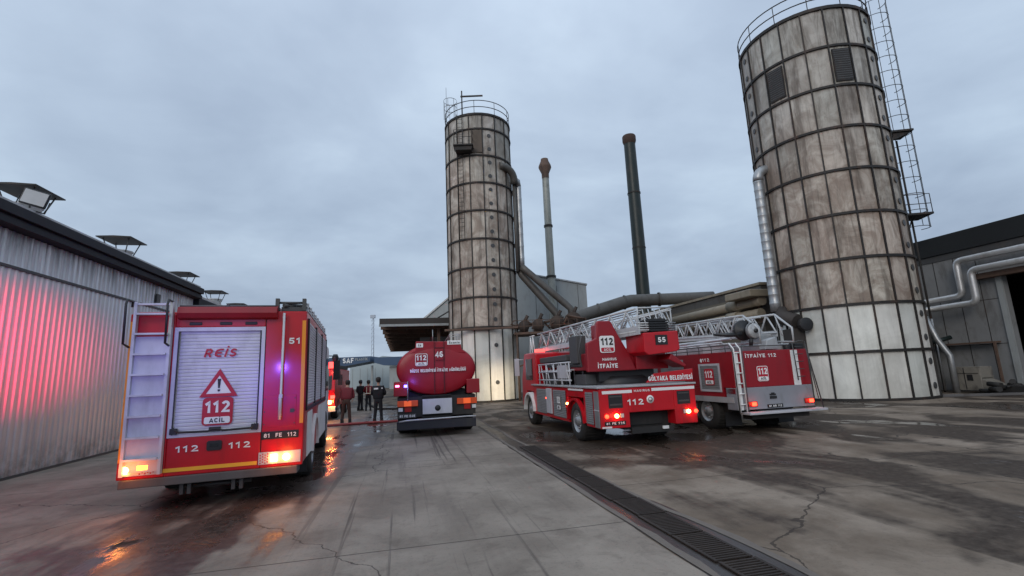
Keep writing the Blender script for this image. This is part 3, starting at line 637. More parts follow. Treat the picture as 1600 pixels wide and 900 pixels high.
text('DÜZCE BELEDİYESİ İTFAİYE MÜDÜRLÜĞÜ', .125, 'lettering', 'whitemark', t, (.05, -.068, 2.01), width=1.72, bold=.02)
b = MB(); b.box(-.62, -.41, .02, .04, 2.74, 2.87); pl = b.build('small_sign', 'whitemark', t); text('C4', .09, 'sign_lettering', 'blackmark', pl, (-.515, .015, 2.805), bold=.02)
b = MB(); b.box(.35, .79, .02, .04, 2.80, 2.93); pl = b.build('small_sign', 'whitemark', t); text('Scania', .10, 'sign_lettering', 'blackmark', pl, (.57, .015, 2.865), width=.34, bold=.01)
b = MB(); b.tube([(.45, .3, 2.9), (.45, .3, 3.15), (.75, .3, 3.15), (.75, .3, 2.9)], .015, 6); b.tube([(.45, 1.3, 2.9), (.45, 1.3, 3.15), (.75, 1.3, 3.15), (.75, 1.3, 2.9)], .015, 6); b.tube([(.45, .3, 3.15), (.45, 5, 3.15)], .015, 6); b.tube([(-.1, .2, 2.9), (-.1, .2, 3.3)], .012, 6); b.build('roof_rail', 'steel', t)
for x0, x1 in ((-1.31, -.87), (.93, 1.34)):
    b = MB(); b.box(x0, x1, -.02, .9, 1.26, 1.70); b.build('side_locker', 'darkred', t, .02)
b = MB(); b.box(-1.26, -1.14, -.05, -.02, 1.54, 1.60); b.build('beacon', 'pinklamp', t, .015)
b = MB(); b.box(-1.0, -.90, -.05, -.02, 1.52, 1.6); b.build('beacon', 'bluelamp', t, .015)
point(t, (-.8, -.35, 1.62), (.2, .12, 1), 5)
b = MB(); b.tube([(-.89, -.03, 1.7), (-.89, -.05, 1.1)], .018, 6); b.build('grab_rail', 'steel', t)
b = MB(); b.box(-1.2, 1.2, .06, .7, .62, 1.22); b.box(-.45, .45, .06, 8.2, .55, 1.25); b.box(-.9, .9, .3, 6, 1.15, 1.4); b.box(-1.2, 1.2, .9, 1.2, .5, 1.25); b.build('chassis', 'chassis', t)
for x0, s_ in ((-1.2, 1), (.62, -1)):
    b = MB(); b.box(x0, x0 + .62, .0, .06, .94, 1.12, 0); lc = b.build('lamp_cluster', 'amberoff', t, .01)
    b = MB(); xa = x0 + (.0 if s_ > 0 else .42); b.box(x0 + .2, x0 + .42, -.006, .0, .95, 1.11); b.build('tail_lamp', 'dimamber', lc, .01)
    b = MB(); b.box(x0 + .22, x0 + .42, .03, .058, .78, .93); b.build('reflector', 'tailoff', t)
    b = MB(); b.box(x0 + (.03 if s_ > 0 else .47), x0 + (.16 if s_ > 0 else .59), .03, .058, .80, .91); b.build('marker_board', 'white', t)
b = MB(); b.box(-.44, .46, -.03, .02, .69, 1.14); b.build('white_board', 'silver', t, .004)
b = MB(); b.lathe([(.09, 0), (.08, -.02), (0, -.02)], (.02, -.03, .86), 'y', 16); b.build('filler_cap', 'black', t)
b = MB(); b.box(-1.17, -.64, .02, .058, .6, .72); pl = b.build('number_plate', 'darkgrey', t); text('81 FE 046', .09, 'plate_lettering', 'whitemark', pl, (-.9, .016, .66), width=.46)
b = MB(); b.tube([(-1.15, -.05, .50), (-.9, -.05, .53), (1.0, -.05, .56), (1.2, -.05, .55)], .022, 8); b.build('bumper_bar', 'silver', t)
b = MB(); b.box(-1.22, 1.2, 0, .12, .24, .50); b.build('bumper', 'navybump', t, .02)
b = MB(); b.box(-1.22, 1.22, 6.8, 8.6, .6, 2.75); b.build('cab', 'darkred', t, .06)
b = MB(); b.box(-1.235, 1.235, 7.2, 8.2, 1.7, 2.4); b.build('cab_window', 'glass', t)
for s_ in (-1, 1): wheel(t, s_ * 1.24, 1.7, s_, dual=True); wheel(t, s_ * 1.24, 3.0, s_, dual=True); wheel(t, s_ * 1.24, 7.4, s_)

# ------------------------------------------------------------------ lattice helper
def lattice(b, p0, p1, side, up, w, h, n_, r, rungs=True, mi=0):
    p0, p1, side, up = Vector(p0), Vector(p1), Vector(side).normalized(), Vector(up).normalized()
    for s_ in (-1, 1):
        a0 = p0 + side * w / 2 * s_; a1 = p1 + side * w / 2 * s_
        b.tube([a0, a1], r * 1.5, 6, mi); b.tube([a0 + up * h, a1 + up * h], r * 1.2, 6, mi)
        for k in range(n_):
            q0 = a0.lerp(a1, k / n_); qm = a0.lerp(a1, (k + .5) / n_) + up * h; q1 = a0.lerp(a1, (k + 1) / n_)
            b.tube([q0, qm], r, 5, mi); b.tube([qm, q1], r, 5, mi)
    if rungs:
        for k in range(n_ * 2 + 1):
            q = p0.lerp(p1, k / (2 * n_)); b.tube([q - side * w / 2, q + side * w / 2], r * .9, 5, mi)

# ------------------------------------------------------------------ ladder truck 55
HL = radians(13.5)
t = thing('ladder_truck', (3.147, 11.884, 0), HL, 'red turntable ladder truck, number 55, with white lattice ladder folded over its cab', 'ladder truck')
b = MB()
b.box(-1.25, -.50, 0, .9, .44, 1.36); b.box(.70, 1.30, 0, .9, .44, 1.36); b.box(-.5, .7, 0, .9, .78, 1.36)
b.box(-1.25, 1.25, .9, 1.02, .5, 1.36); b.box(-1.24, 1.24, 1.02, 2.2, 1.12, 1.36); b.box(-1.24, 1.24, 2.2, 5.75, .42, 1.36)
b.build('body', 'red', t, .015)
b = MB(); b.box(-1.30, 1.33, -.03, 5.85, 1.365, 1.41); b.build('deck', 'deck', t, .008)
b = MB(); b.box(-1.17, -.40, -.006, 0, 1.235, 1.305); b.box(.12, 1.29, -.006, 0, 1.25, 1.32); b.build('white_stripe', 'whitemark', t)
text('MAGIRUS', .07, 'lettering', 'whitemark', t, (-.14, -.006, 1.275), width=.42, bold=.03)
for x0, x1 in ((-1.02, -.66), (.79, 1.14)):
    b = MB(); b.box(x0, x1, -.004, .04, .90, 1.215); b.build('rear_hatch', 'black', t)
    b = MB(); b.box(x0 + .03, x1 - .03, -.012, -.004, .96, 1.0); b.box(x0 + .03, x1 - .03, -.012, -.004, 1.15, 1.18); b.build('hatch_frame', 'darkgrey', t)
text('112', .18, 'number', 'whitemark', t, (-.33, -.006, 1.015), width=.42, bold=.05)
b = MB(); b.lathe([(.095, -.002), (.095, -.008), (0, -.008)], (.065, 0, 1.06), 'y', 24); b.lathe([(.06, -.008), (.06, -.012), (0, -.012)], (.065, 0, 1.06), 'y', 20, 1); b.lathe([(.035, -.012), (.035, -.015), (0, -.015)], (.065, 0, 1.06), 'y', 12, 0); b.build('round_seal', ['whitemark', 'grey'], t)
for x_, m_ in ((-1.09, 'tail'), (-.84, 'hot'), (1.06, 'hot'), (1.26, 'tail')): round_lamp(t, x_, -.005, .72, .048, m_)
point(t, (-.9, -.15, .72), (1, .12, .05), .8); point(t, (1.15, -.15, .72), (1, .15, .05), 1)
b = MB(); b.box(.93, 1.0, -.02, 0, .68, .77); b.box(-.74, -.66, -.02, 0, .68, .77); b.build('reverse_lamp', 'lens', t)
b = MB(); b.box(-1.15, -.62, -.012, 0, .51, .60); pl = b.build('number_plate', 'blackmark', t); text('81 FE 725', .07, 'plate_lettering', 'whitemark', pl, (-.885, -.014, .555), width=.47, bold=.02)
b = MB(); b.box(-1.22, -.98, -.012, 0, .45, .49); b.build('maker_badge', 'white', t)
b = MB(); b.box(-.5, .7, .35, .88, .35, .78); b.box(-.4, .5, .3, 6.2, .45, .9); b.box(-1.1, 1.1, 3.4, 4.4, .35, .5); b.box(-.45, .65, .04, .12, .28, .42); b.build('chassis', 'chassis', t)
b = MB(); b.box(.35, .5, .0, .04, .35, .42); b.build('tow_plate', 'white', t)
b = MB(); b.prism([(.05, 1.45), (1.31, 1.45), (1.33, 1.74), (.28, 1.66)], 'y', .05, .12); b.build('rear_board', 'red', t, .005)
text('GÖLYAKA BELEDİYESİ', .15, 'lettering', 'whitemark', t, (.69, .035, 1.54), width=1.2, bold=.03)
# flanks
for s_ in (-1, 1):
    X = s_ * 1.252
    def bx(y0, y1, z0, z1, d=.02): return MB().box(min(X, X + s_ * d), max(X, X + s_ * d), y0, y1, z0, z1)
    for y0, y1 in ((.38, .86), (2.35, 3.5), (4.2, 5.3)):
        shutter_bm(y0, y1, .5, 1.27, X + s_ * .004, .05, .01, s_).build('side_shutter', 'grey', t)
    bx(.02, .3, .46, 1.30).build('corner_panel', 'grey', t, .004); bx(.02, .3, .85, .87, .03).build('corner_trim', 'silver', t)
    bx(3.6, 4.1, .55, 1.3, .05).build('support_leg', 'silver', t, .01)
    bx(1.0, 2.1, 1.29, 1.34, .012).build('white_stripe', 'whitemark', t)
    b = MB()
    pr = [(1.58 + .64 * cos(a), .5 + .60 * sin(a)) for a in [pi - i * pi / 12 for i in range(13)]]; q = lambda p: (1.58 + (p[0] - 1.58) * .9, .5 + (p[1] - .5) * .9)
    for i in range(12): b.prism([pr[i], pr[i + 1], q(pr[i + 1]), q(pr[i])], 'x', min(X - s_ * .04, X + s_ * .06), max(X - s_ * .04, X + s_ * .06))
    b.build('wheel_arch', 'red', t)
    b = MB(); pr = [(6.2 + .66 * cos(a), .5 + .62 * sin(a)) for a in [pi - i * pi / 12 for i in range(13)]]; q = lambda p: (6.2 + (p[0] - 6.2) * .88, .5 + (p[1] - .5) * .88)
    for i in range(12): b.prism([pr[i], pr[i + 1], q(pr[i + 1]), q(pr[i])], 'x', min(X - s_ * .1, X + s_ * .08), max(X - s_ * .1, X + s_ * .08))
    b.build('wheel_arch', 'white', t)
    round_lamp(t, X + s_ * .01, 2.25, .92, .03, 'hot', 'marker_lamp'); round_lamp(t, X + s_ * .03, 4.15, 1.0, .03, 'tail', 'marker_lamp')
    wheel(t, s_ * 1.24, 1.58, s_, dual=True); wheel(t, s_ * 1.24, 6.2, s_)
sg = sign112(t, -1.275, 2.92, .92, .34, .44, 'grey', 'grey', rot=(pi / 2, 0, -pi / 2), low='ACİL')
# cab
b = MB(); b.prism([(5.45, 1.15), (5.45, 2.45), (5.6, 2.5), (7.0, 2.5), (7.45, 1.6), (7.5, .6), (6.9, .55), (6.8, 1.15)], 'x', -1.2, 1.2); b.build('cab', 'red', t, .03)
b = MB(); b.box(-1.215, 1.215, 5.9, 6.8, 1.55, 2.3); b.build('cab_window', 'glass', t)
b = MB(); b.box(-.95, -.6, 6.2, 6.4, 2.52, 2.64); b.build('beacon', 'redlamp', t, .03); b = MB(); b.box(.6, .95, 6.2, 6.4, 2.52, 2.64); b.build('beacon', 'redlamp', t, .03)
for s_ in (-1, 1): b = MB(); b.tube([(s_ * 1.2, 7.1, 2.3), (s_ * 1.45, 7.2, 2.3)], .015, 5); b.box(s_ * 1.45 - .09, s_ * 1.45 + .09, 7.17, 7.22, 1.7, 2.35); b.build('mirror', 'silver', t)
for s_ in (-1, 1):
    round_lamp(t, s_ * .9, 7.56, .85, .1, 'headl', 'headlamp')
point(t, (-.9, 7.7, .85), (1, .80, .50), 2600, .08, 'SPOT', (radians(90), 0, radians(-3)), radians(20), 1.)
point(t, (.9, 7.7, .85), (1, .80, .50), 2600, .08, 'SPOT', (radians(90), 0, radians(-3)), radians(20), 1.)
# stowed gear on the deck
b = MB()
for yy in (2.2, 2.9, 3.6, 4.4, 5.2):
    for xx in (-1.15, -.75): b.tube([(xx, yy, 1.4), (xx, yy, 2.05)], .022, 6)
for z_ in (1.55, 1.8, 2.05): b.tube([(-1.15, 2.1, z_), (-1.15, 5.3, z_)], .022, 6)
for k in range(5): b.tube([(-1.15, 2.2 + k * .62, 1.42), (-1.15, 2.5 + k * .62, 2.03)], .018, 5)
b.box(-1.1, -.6, 2.2, 5.2, 1.82, 1.86); b.box(-1.18, -1.12, 2.4, 3.2, 1.6, 1.98); b.build('stowage_rack', 'silver', t)
b = MB(); b.box(-1.05, -.55, 3.6, 5.1, 1.42, 1.8); b.box(-1.0, -.5, 1.4, 2.2, 1.42, 1.7); b.box(-1.1, -.4, 2.6, 5.3, 2.1, 2.28); b.tube([(-1.0, 1.6, 1.95), (-1.0, 4.8, 2.0)], .06, 8); b.box(-.4, 1.1, 2.2, 5.4, 1.42, 2.3); b.build('stowed_gear', 'darkgrey', t, .02)
# turntable
b = MB(); b.lathe([(.95, 1.41), (.95, 1.52), (.85, 1.62), (0, 1.62)], (.1, 1.9, 0), n=28); b.box(-.7, .9, 1.2, 2.5, 1.5, 1.8); b.build('turntable', 'black', t)
b = MB()
b.prism([(-1.08, 1.76), (.30, 1.76), (.12, 2.2), (-.13, 2.66), (-.32, 3.04), (-.36, 3.08), (-.70, 3.08), (-.74, 3.02), (-.79, 2.62), (-1.06, 2.50)], 'y', 1.0, 1.14); b.build('turret_side', 'darkred', t, .025)
b = MB(); b.box(-1.0, .9, 1.14, 2.5, 1.80, 2.25); b.box(-.72, -.40, 1.14, 1.5, 2.25, 3.0); b.build('turret_housing', 'darkred', t, .03)
b = MB(); b.box(-1.12, -.84, 1.6, 2.2, 2.0, 2.75); b.tube([(-1.12, 1.2, 2.7), (-1.2, 1.25, 2.3), (-1.12, 1.3, 1.9)], .03, 6); b.build('control_seat_box', 'darkgrey', t, .05)
sign112(t, -.50, .985, 2.46, .42, .44, 'whitemark', 'whitemark', num='blackmark', lowfill='redmark', lowtxt='whitemark')
text('MAGIRUS', .09, 'lettering', 'whitemark', t, (-.46, .99, 2.07), width=.40, bold=.03)
text('İTFAİYE', .15, 'lettering', 'whitemark', t, (-.52, .99, 1.90), width=.56, bold=.04)
b = MB(); b.prism([(.2, 2.68), (1.18, 2.72), (1.20, 2.25), (1.1, 2.19), (.3, 2.12), (.2, 2.2)], 'y', .3, 1.3); b.build('counterweight_box', 'red', t, .02)
b = MB(); b.prism([(.3, 1.77), (1.25, 1.77), (1.18, 2.25), (.3, 2.15)], 'y', 1.0, 2.1); b.prism([(.9, 2.0), (1.35, 1.78), (1.4, 1.84), (1.0, 2.15)], 'y', .4, 1.0); b.build('turret_base', 'darkred', t, .02)
b = MB(); b.box(.52, .86, .285, .3, 2.37, 2.62); b.build('number_board', 'black', t); text('55', .17, 'number', 'whitemark', t, (.69, .28, 2.495), width=.22, bold=.05)
b = MB()
for k in range(5): b.box(.42, .96, .34, .9, 2.73 + k * .062, 2.77 + k * .062)
b.box(.46, .92, .4, .9, 2.7, 3.05); b.tube([(.1, 2.1, 1.95), (.2, 4.4, 2.62)], .09, 8); b.build('hydraulic_stack', 'black', t)
# the ladder
L0, L1 = Vector((.68, .55, 2.74)), Vector((.0, 7.3, 2.68)); sd_ = (L1 - L0).cross(Vector((0, 0, 1))).normalized()
b = MB(); lattice(b, L0, L1, sd_, (0, 0, 1), 1.10, .58, 8, .028)
lattice(b, L0 + Vector((0, -.1, .07)), L1 + Vector((0, .3, .05)), sd_, (0, 0, 1), .88, .46, 7, .016)
lattice(b, L0 + Vector((0, .15, .14)), L1 + Vector((0, .5, .1)), sd_, (0, 0, 1), .66, .36, 5, .014, rungs=False)
for s_ in (-1, 1): b.obox(L0.lerp(L1, .08) + sd_ * .56 * s_ + Vector((0, 0, .02)), (L1 - L0) * .10, sd_ * .02, (0, 0, .11)); 
for z_ in (2.74, 2.8, 2.86, 2.92): b.tube([L0 + sd_ * -.58 + Vector((0, -.12, z_ - 2.72)), L0 + sd_ * .58 + Vector((0, -.12, z_ - 2.72))], .018, 6)
b.tube([L0 + sd_ * .55, L0 + sd_ * .5 + Vector((0, -.05, .6))], .02, 6); b.tube([L0 - sd_ * .55, L0 - sd_ * .5 + Vector((0, -.05, .6))], .02, 6)
b.tube([L0 - sd_ * .5 + Vector((0, -.05, .6)), L0 + sd_ * .5 + Vector((0, -.05, .62))], .02, 6)
for k in range(6): b.tube([L0 - sd_ * (.5 - k * .2) + Vector((0, -.08, .1)), L0 - sd_ * (.4 - k * .18) + Vector((0, .2, .6))], .016, 5)
b.build('ladder', 'ladderwhite', t)
b = MB(); lattice(b, L1 + Vector((0, .2, -.15)), L1 + Vector((0, .9, -.15)), sd_, (0, 0, 1), 1.3, .7, 2, .02); b.box(-.8, .5, 7.5, 8.2, 2.52, 2.56); b.build('rescue_cage', 'redlamp' if 0 else 'white', t)
b = MB(); b.obox(L0.lerp(L1, .55) + sd_ * -.6 + Vector((0, 0, -.05)), (L1 - L0) * .36, sd_ * .02, (0, 0, .07)); b.build('ladder_boom_plate', 'silver', t)

# ------------------------------------------------------------------ aerial truck on the right
t = thing('fire_engine', (6.997, 13.284, 0), HD, 'red fire engine with grey lower rear and white lattice boom, right of the ladder truck', 'fire engine')
b = MB(); b.box(-1.25, 1.16, .0, 5.5, 1.17, 2.14); b.box(-1.25, -1.02, 0, .4, 1.0, 1.17); b.build('body', 'darkred', t, .015)
b = MB(); b.box(-1.05, 1.14, -.02, .5, .60, 1.17); b.box(-1.25, -1.05, -.01, .4, .6, 1.17); b.build('rear_panel', 'panelgrey', t, .01)
b = MB(); b.box(-1.252, 1.15, .5, 5.5, .93, 1.17); b.build('skirt', 'darkred', t, .005)
b = MB(); b.box(-1.265, -1.252, .1, 5.4, .78, .93); b.box(-1.25, 1.1, 2.1, 5.4, .5, .93); b.build('lower_skirt', 'deck', t)
b = MB(); b.box(-1.12, 1.30, -.28, .1, .49, .545); b.build('rear_step', 'silver', t, .006)
for q in ((.60, .82, 1.172), (-1.23, -1.09, .6)): b = MB(); b.box(q[0], q[1], -.026 if q[0] < 0 else -.012, 0, q[2], 2.12); b.build('white_panel', 'white', t)
text('İTFAİYE 112', .13, 'lettering', 'whitemark', t, (-.36, -.006, 2.0), width=.98, bold=.035)
sign112(t, -.37, -.012, 1.52, .34, .40, 'redmark', 'whitemark')
for x0 in (-.98, .82):
    lamp_box(t, x0, x0 + .30, -.02, .68, .81, 'tailoff', 'lamp_cluster'); lamp_box(t, x0 + .12, x0 + .24, -.06, .70, .79, 'tail')
point(t, (-.8, -.2, .75), (1, .1, .05), .5); point(t, (.98, -.2, .75), (1, .1, .05), .5)
b = MB(); b.box(-.36, .12, -.032, -.02, .62, .71); pl = b.build('number_plate', 'blackmark', t); text('81 DB 112', .065, 'plate_lettering', 'whitemark', pl, (-.12, -.036, .665), width=.4, bold=.02)
b = MB(); b.box(-.25, -.06, -.035, -.02, .94, .98); b.box(-.25, -.04, -.035, -.02, .85, .92); b.box(-.2, -.1, -.035, -.02, .98, 1.01); b.build('door_latch', 'black', t)
# rear ladders and grab hoops
b = MB()
for xx in (-1.22, -1.02): b.tube([(xx, -.06, .55), (xx, -.06, 2.2), (xx, .1, 2.36)], .022, 6)
for k in range(6): b.tube([(-1.22, -.06, .75 + k * .27), (-1.02, -.06, .75 + k * .27)], .018, 6)
b.build('rear_ladder', 'white', t)
b = MB()
b.tube([(-1.26, -.08, .55), (-1.28, -.10, 2.1), (-1.28, .05, 2.32), (-1.28, 3.2, 2.32)], .016, 6); b.tube([(-1.0, -.1, .55), (-1.0, -.1, 2.3)], .013, 6)
b.tube([(.62, -.14, 1.3), (.58, -.14, 2.3), (.80, -.14, 2.36), (.98, -.14, 2.34), (1.24, -.20, .55)], .016, 6); b.tube([(.98, -.14, 2.3), (1.14, -.18, .8)], .013, 6)
for k in range(5): b.tube([(.64 + k * .0, -.14, 1.4 + k * .2), (.85 + k * .01, -.14, 1.4 + k * .2)], .012, 5)
b.tube([(-1.28, 0, 2.22), (-1.28, 3.2, 2.22)], .013, 6)
for k in range(6): b.tube([(-1.28, .2 + k * .6, 2.12), (-1.28, .2 + k * .6, 2.32)], .012, 5)
b.tube([(-1.0, 0, 2.26), (.6, 0, 2.26)], .014, 6); b.build('grab_rail', 'redmark' if 0 else 'darkgrey', t)
# flank
shutter_bm(.62, 1.46, 1.12, 1.78, -1.254, .05, .01, -1).build('side_shutter', 'grey', t)
b = MB()
for y0, y1, z0, z1 in ((.56, .62, 1.06, 1.84), (1.46, 1.52, 1.06, 1.84), (.62, 1.46, 1.78, 1.84), (.62, 1.46, 1.06, 1.12)): b.box(-1.275, -1.25, y0, y1, z0, z1)
b.build('shutter_frame', 'silver', t)
sign112(t, -1.272, 1.04, 1.47, .42, .46, 'redmark', 'redmark', rot=(pi / 2, 0, -pi / 2))
text('112', .12, 'number', 'whitemark', t, (-1.256, 1.15, 1.95), rot=(pi / 2, 0, -pi / 2), width=.34, bold=.05)
b = MB(); b.prism([(1.36, 1.99), (1.40, 2.0), (1.43, 1.93), (1.38, 1.88), (1.35, 1.90)], 'x', -1.258, -1.25); b.build('handset_mark', 'whitemark', t)
for k in range(2):
    shutter_bm(2.3 + k * 1.6, 3.7 + k * 1.6, 1.1, 2.0, -1.254, .05, .01, -1).build('side_shutter', 'grey', t)
b = MB(); b.prism([(5.6, .6), (7.2, .6), (7.2, 1.6), (6.9, 2.6), (5.6, 2.6)], 'x', -1.2, 1.15); b.build('cab', 'darkred', t, .04)
b = MB(); b.box(-1.215, 1.165, 5.9, 6.7, 1.6, 2.35); b.build('cab_window', 'glass', t)
b = MB(); b.box(-.5, .4, .1, 7, .45, .8); b.box(-1.0, 1.0, .6, 2.2, .5, .75); b.box(-.9, .9, -.05, .3, .35, .48); b.build('chassis', 'chassis', t)
for s_ in (-1, 1):
    wheel(t, -.04 + s_ * 1.14, 1.45, s_, dual=True); wheel(t, -.04 + s_ * 1.14, 6.2, s_)
    b = MB(); b.box(s_ * .85 - .25, s_ * .85 + .25, .75, .77, .12, .5); b.build('mud_flap', 'black', t)
# boom
A0, A1 = Vector((.05, .35, 2.62)), Vector((.62, 4.9, 2.80)); sd_ = (A1 - A0).cross(Vector((0, 0, 1))).normalized()
b = MB(); lattice(b, A0, A1, sd_, (0, 0, 1), .95, .52, 6, .026)
lattice(b, A0 + Vector((0, .4, .06)), A1, sd_, (0, 0, 1), .70, .44, 6, .02)
for s_ in (-1, 1): b.obox(A0.lerp(A1, .5) + sd_ * .48 * s_ + Vector((0, 0, -.02)), (A1 - A0) * .5, sd_ * .015, (0, 0, .085))
for s_ in (-1, 1):
    c = A0 + sd_ * .48 * s_; b.tube([c + Vector((0, 0, .52)), c + Vector((.1, -.45, .1)), c + Vector((.1, -.45, -.28)), c + Vector((0, 0, -.25))], .03, 6)
    b.tube([c + Vector((0, 0, .52)), c + Vector((.0, -.2, -.1))], .022, 6)
b.build('boom', 'ladderwhite', t)
b = MB(); c = A0 + Vector((-.42, -.22, .06))
b.lathe([(.0, -.07), (.19, -.07), (.205, -.05), (.205, .05), (.0, .05)], c, 'y', 24); b.lathe([(.235, -.02), (.235, .03), (0, .03)], c, 'y', 24); b.build('hose_reel', 'ladderwhite', t)
b = MB(); b.lathe([(.0, -.13), (.05, -.13), (.06, -.09)], c, 'y', 12); d_ = c + Vector((-.30, .12, .03))
b.lathe([(0, -.05), (.08, -.05), (.09, -.02), (.28, -.02), (.285, .0), (.285, .06), (.0, .06)], d_ + Vector((.08, 0, 0)), 'y', 24)
b.tube([d_ + Vector((0, .0, -.10)), d_ + Vector((-.35, .1, -.11)), d_ + Vector((-.7, .25, -.08))], [.07, .06, .03], 8)
b.tube([c + Vector((-.1, .0, -.2)), c + Vector((-.1, .05, -.42))], .05, 8); b.build('reel_drum', 'black', t)
b = MB(); b.box(-.1, .9, .3, 1.6, 2.14, 2.32); b.box(.1, .7, .5, 1.3, 2.3, 2.6); b.prism([(-.1, 2.16), (.35, 2.16), (.30, 2.5), (.0, 2.42)], 'y', .1, .35); b.build('boom_base', 'deck', t, .02)
b = MB(); b.box(-1.0, -.4, 1.6, 2.4, 2.15, 2.45); b.box(-1.1, -.5, 3., 4.2, 2.15, 2.35); b.box(.6, 1.0, 2., 3., 2.15, 2.4)
for k in range(7): b.tube([(-1.2, .5 + k * .55, 2.36), (-.3, .5 + k * .55, 2.36)], .03, 6)
b.tube([(-1.2, .4, 2.4), (-1.2, 4.5, 2.4)], .03, 6); b.tube([(-.9, .4, 2.5), (-.9, 4.5, 2.5)], .04, 6); b.build('roof_gear', 'silver', t, .01)
b = MB(); b.box(.85, 1.12, .05, .3, 2.14, 2.3); b.lathe([(.1, 0), (.1, .12), (0, .15)], (.7, .2, 2.14)); b.build('roof_lamp', 'black', t, .01)

# ------------------------------------------------------------------ far fire vehicle beyond engine 51
t = thing('fire_engine', (-9.75, 22.9, 0), HD, 'partly hidden red fire engine with lit orange lamps beyond the engine numbered 51', 'fire engine')
b = MB(); b.box(-1.2, 1.2, 1.5, 6.5, .6, 2.4); b.prism([(0, .55), (0, 1.4), (.25, 2.35), (1.5, 2.4), (1.5, .55)], 'x', -1.2, 1.2); b.build('body', 'red', t, .04)
b = MB(); b.prism([(-.012, 1.42), (.0, 1.40), (.24, 2.2), (.22, 2.22)], 'x', -1.05, 1.05); b.build('windscreen', 'glass', t)
for s_ in (-1, 1): b = MB(); b.tube([(s_ * 1.2, .3, 2.2), (s_ * 1.42, .1, 2.25), (s_ * 1.42, .1, 1.9)], .018, 6); b.box(s_ * 1.42 - .1, s_ * 1.42 + .1, .05, .12, 1.6, 2.1); b.build('mirror', 'black', t)
for s_ in (-1, 1): lamp_box(t, s_ * .9 - .15, s_ * .9 + .15, 0, .75, .92, 'hot', 'headlamp')
b = MB(); b.box(-1.25, 1.25, -.15, .1, .4, .65); b.build('bumper', 'white', t, .02)
b = MB(); b.box(.75, 1.1, .4, .7, 2.42, 2.72); b.build('light_bar', 'redlamp', t, .03)
b = MB(); b.box(1.0, 1.2, -.02, .0, 1.0, 1.15); b.build('marker_lamp', 'redlamp', t)
point(t, (1.1, -.4, .85), (1, .35, .08), 22); point(t, (1.0, -.3, 2.5), (1, .1, .06), 8)
b = MB()
b.box(.7, 1.15, 1.2, 6, 2.42, 2.6); b.tube([(.9, .8, 2.6), (1.1, 1.2, 3.0), (.9, 3, 3.0)], .05, 6); b.tube([(1.1, .8, 2.5), (1.3, 1., 2.9)], .04, 6); b.lathe([(.12, 0), (.16, .2), (.1, .35), (0, .35)], (1.1, .7, 2.75)); b.build('roof_gear', 'black', t)
for s_ in (-1, 1): wheel(t, s_ * 1.2, 1.3, s_); wheel(t, s_ * 1.2, 5.2, s_)

# ------------------------------------------------------------------ silos
def silo_mat(name, zc, z1, zs):
    n = NT(name); x, y, z = n.xyz()
    big = n.noise(.5, 7, .62, .6); st = n.noise(1, 7, .65, .5, n.vec((2.2, 2.2, .32))); st2 = n.noise(1, 6, .7, .2, n.vec((7, 7, .6)))
    clean = n.mix(n.step(big, .35, .65), (.56, .55, .52), (.76, .75, .72))
    blot = n.noise(.9, 8, .68, .9, n.vec((1, 1, .8), loc=(5, 2, 9)))
    dirty = n.mix(n.step(blot, .35, .68), (.265, .205, .168), (.575, .515, .455))
    hi = n.mix(n.step(blot, .3, .7), (.30, .275, .245), (.54, .52, .49))
    up = n.step(z, zc - .02, zc + .02); c = n.mix(up, clean, dirty); c = n.mix(n.step(n.math('ADD', z, n.math('MULTIPLY', big, 3)), z1 - 2, z1 + 4), c, hi)
    amt = n.math('ADD', n.math('MULTIPLY', up, .55), .16)
    c = n.mix(n.math('MULTIPLY', n.step(st, .46, .68), amt), c, (.105, .080, .062))
    c = n.mix(n.math('MULTIPLY', n.step(st2, .52, .75), n.math('MULTIPLY', amt, .8)), c, (.07, .055, .045))
    fr = n.math('ABSOLUTE', n.math('SUBTRACT', n.math('FRACT', n.math('DIVIDE', n.math('SUBTRACT', z, .03 if zs < 2.056 else 4.95), zs)), .5))
    near = n.math('MULTIPLY', n.step(fr, .36, .5), n.step(n.noise(2.2, 7, .7, .3), .38, .62))
    c = n.mix(n.math('MULTIPLY', near, n.math('ADD', n.math('MULTIPLY', up, .42), .06)), c, (.12, .07, .045))
    at_ = n.t.nodes.new('ShaderNodeAttribute'); at_.attribute_name = 'tone'
    c = n.mix(1.0, c, at_.outputs['Color'], 'MULTIPLY')
    n.set(color=c, rough=.62, metal=.05); n.bump(n.noise(2.5, 5), .25, .02); return n.m
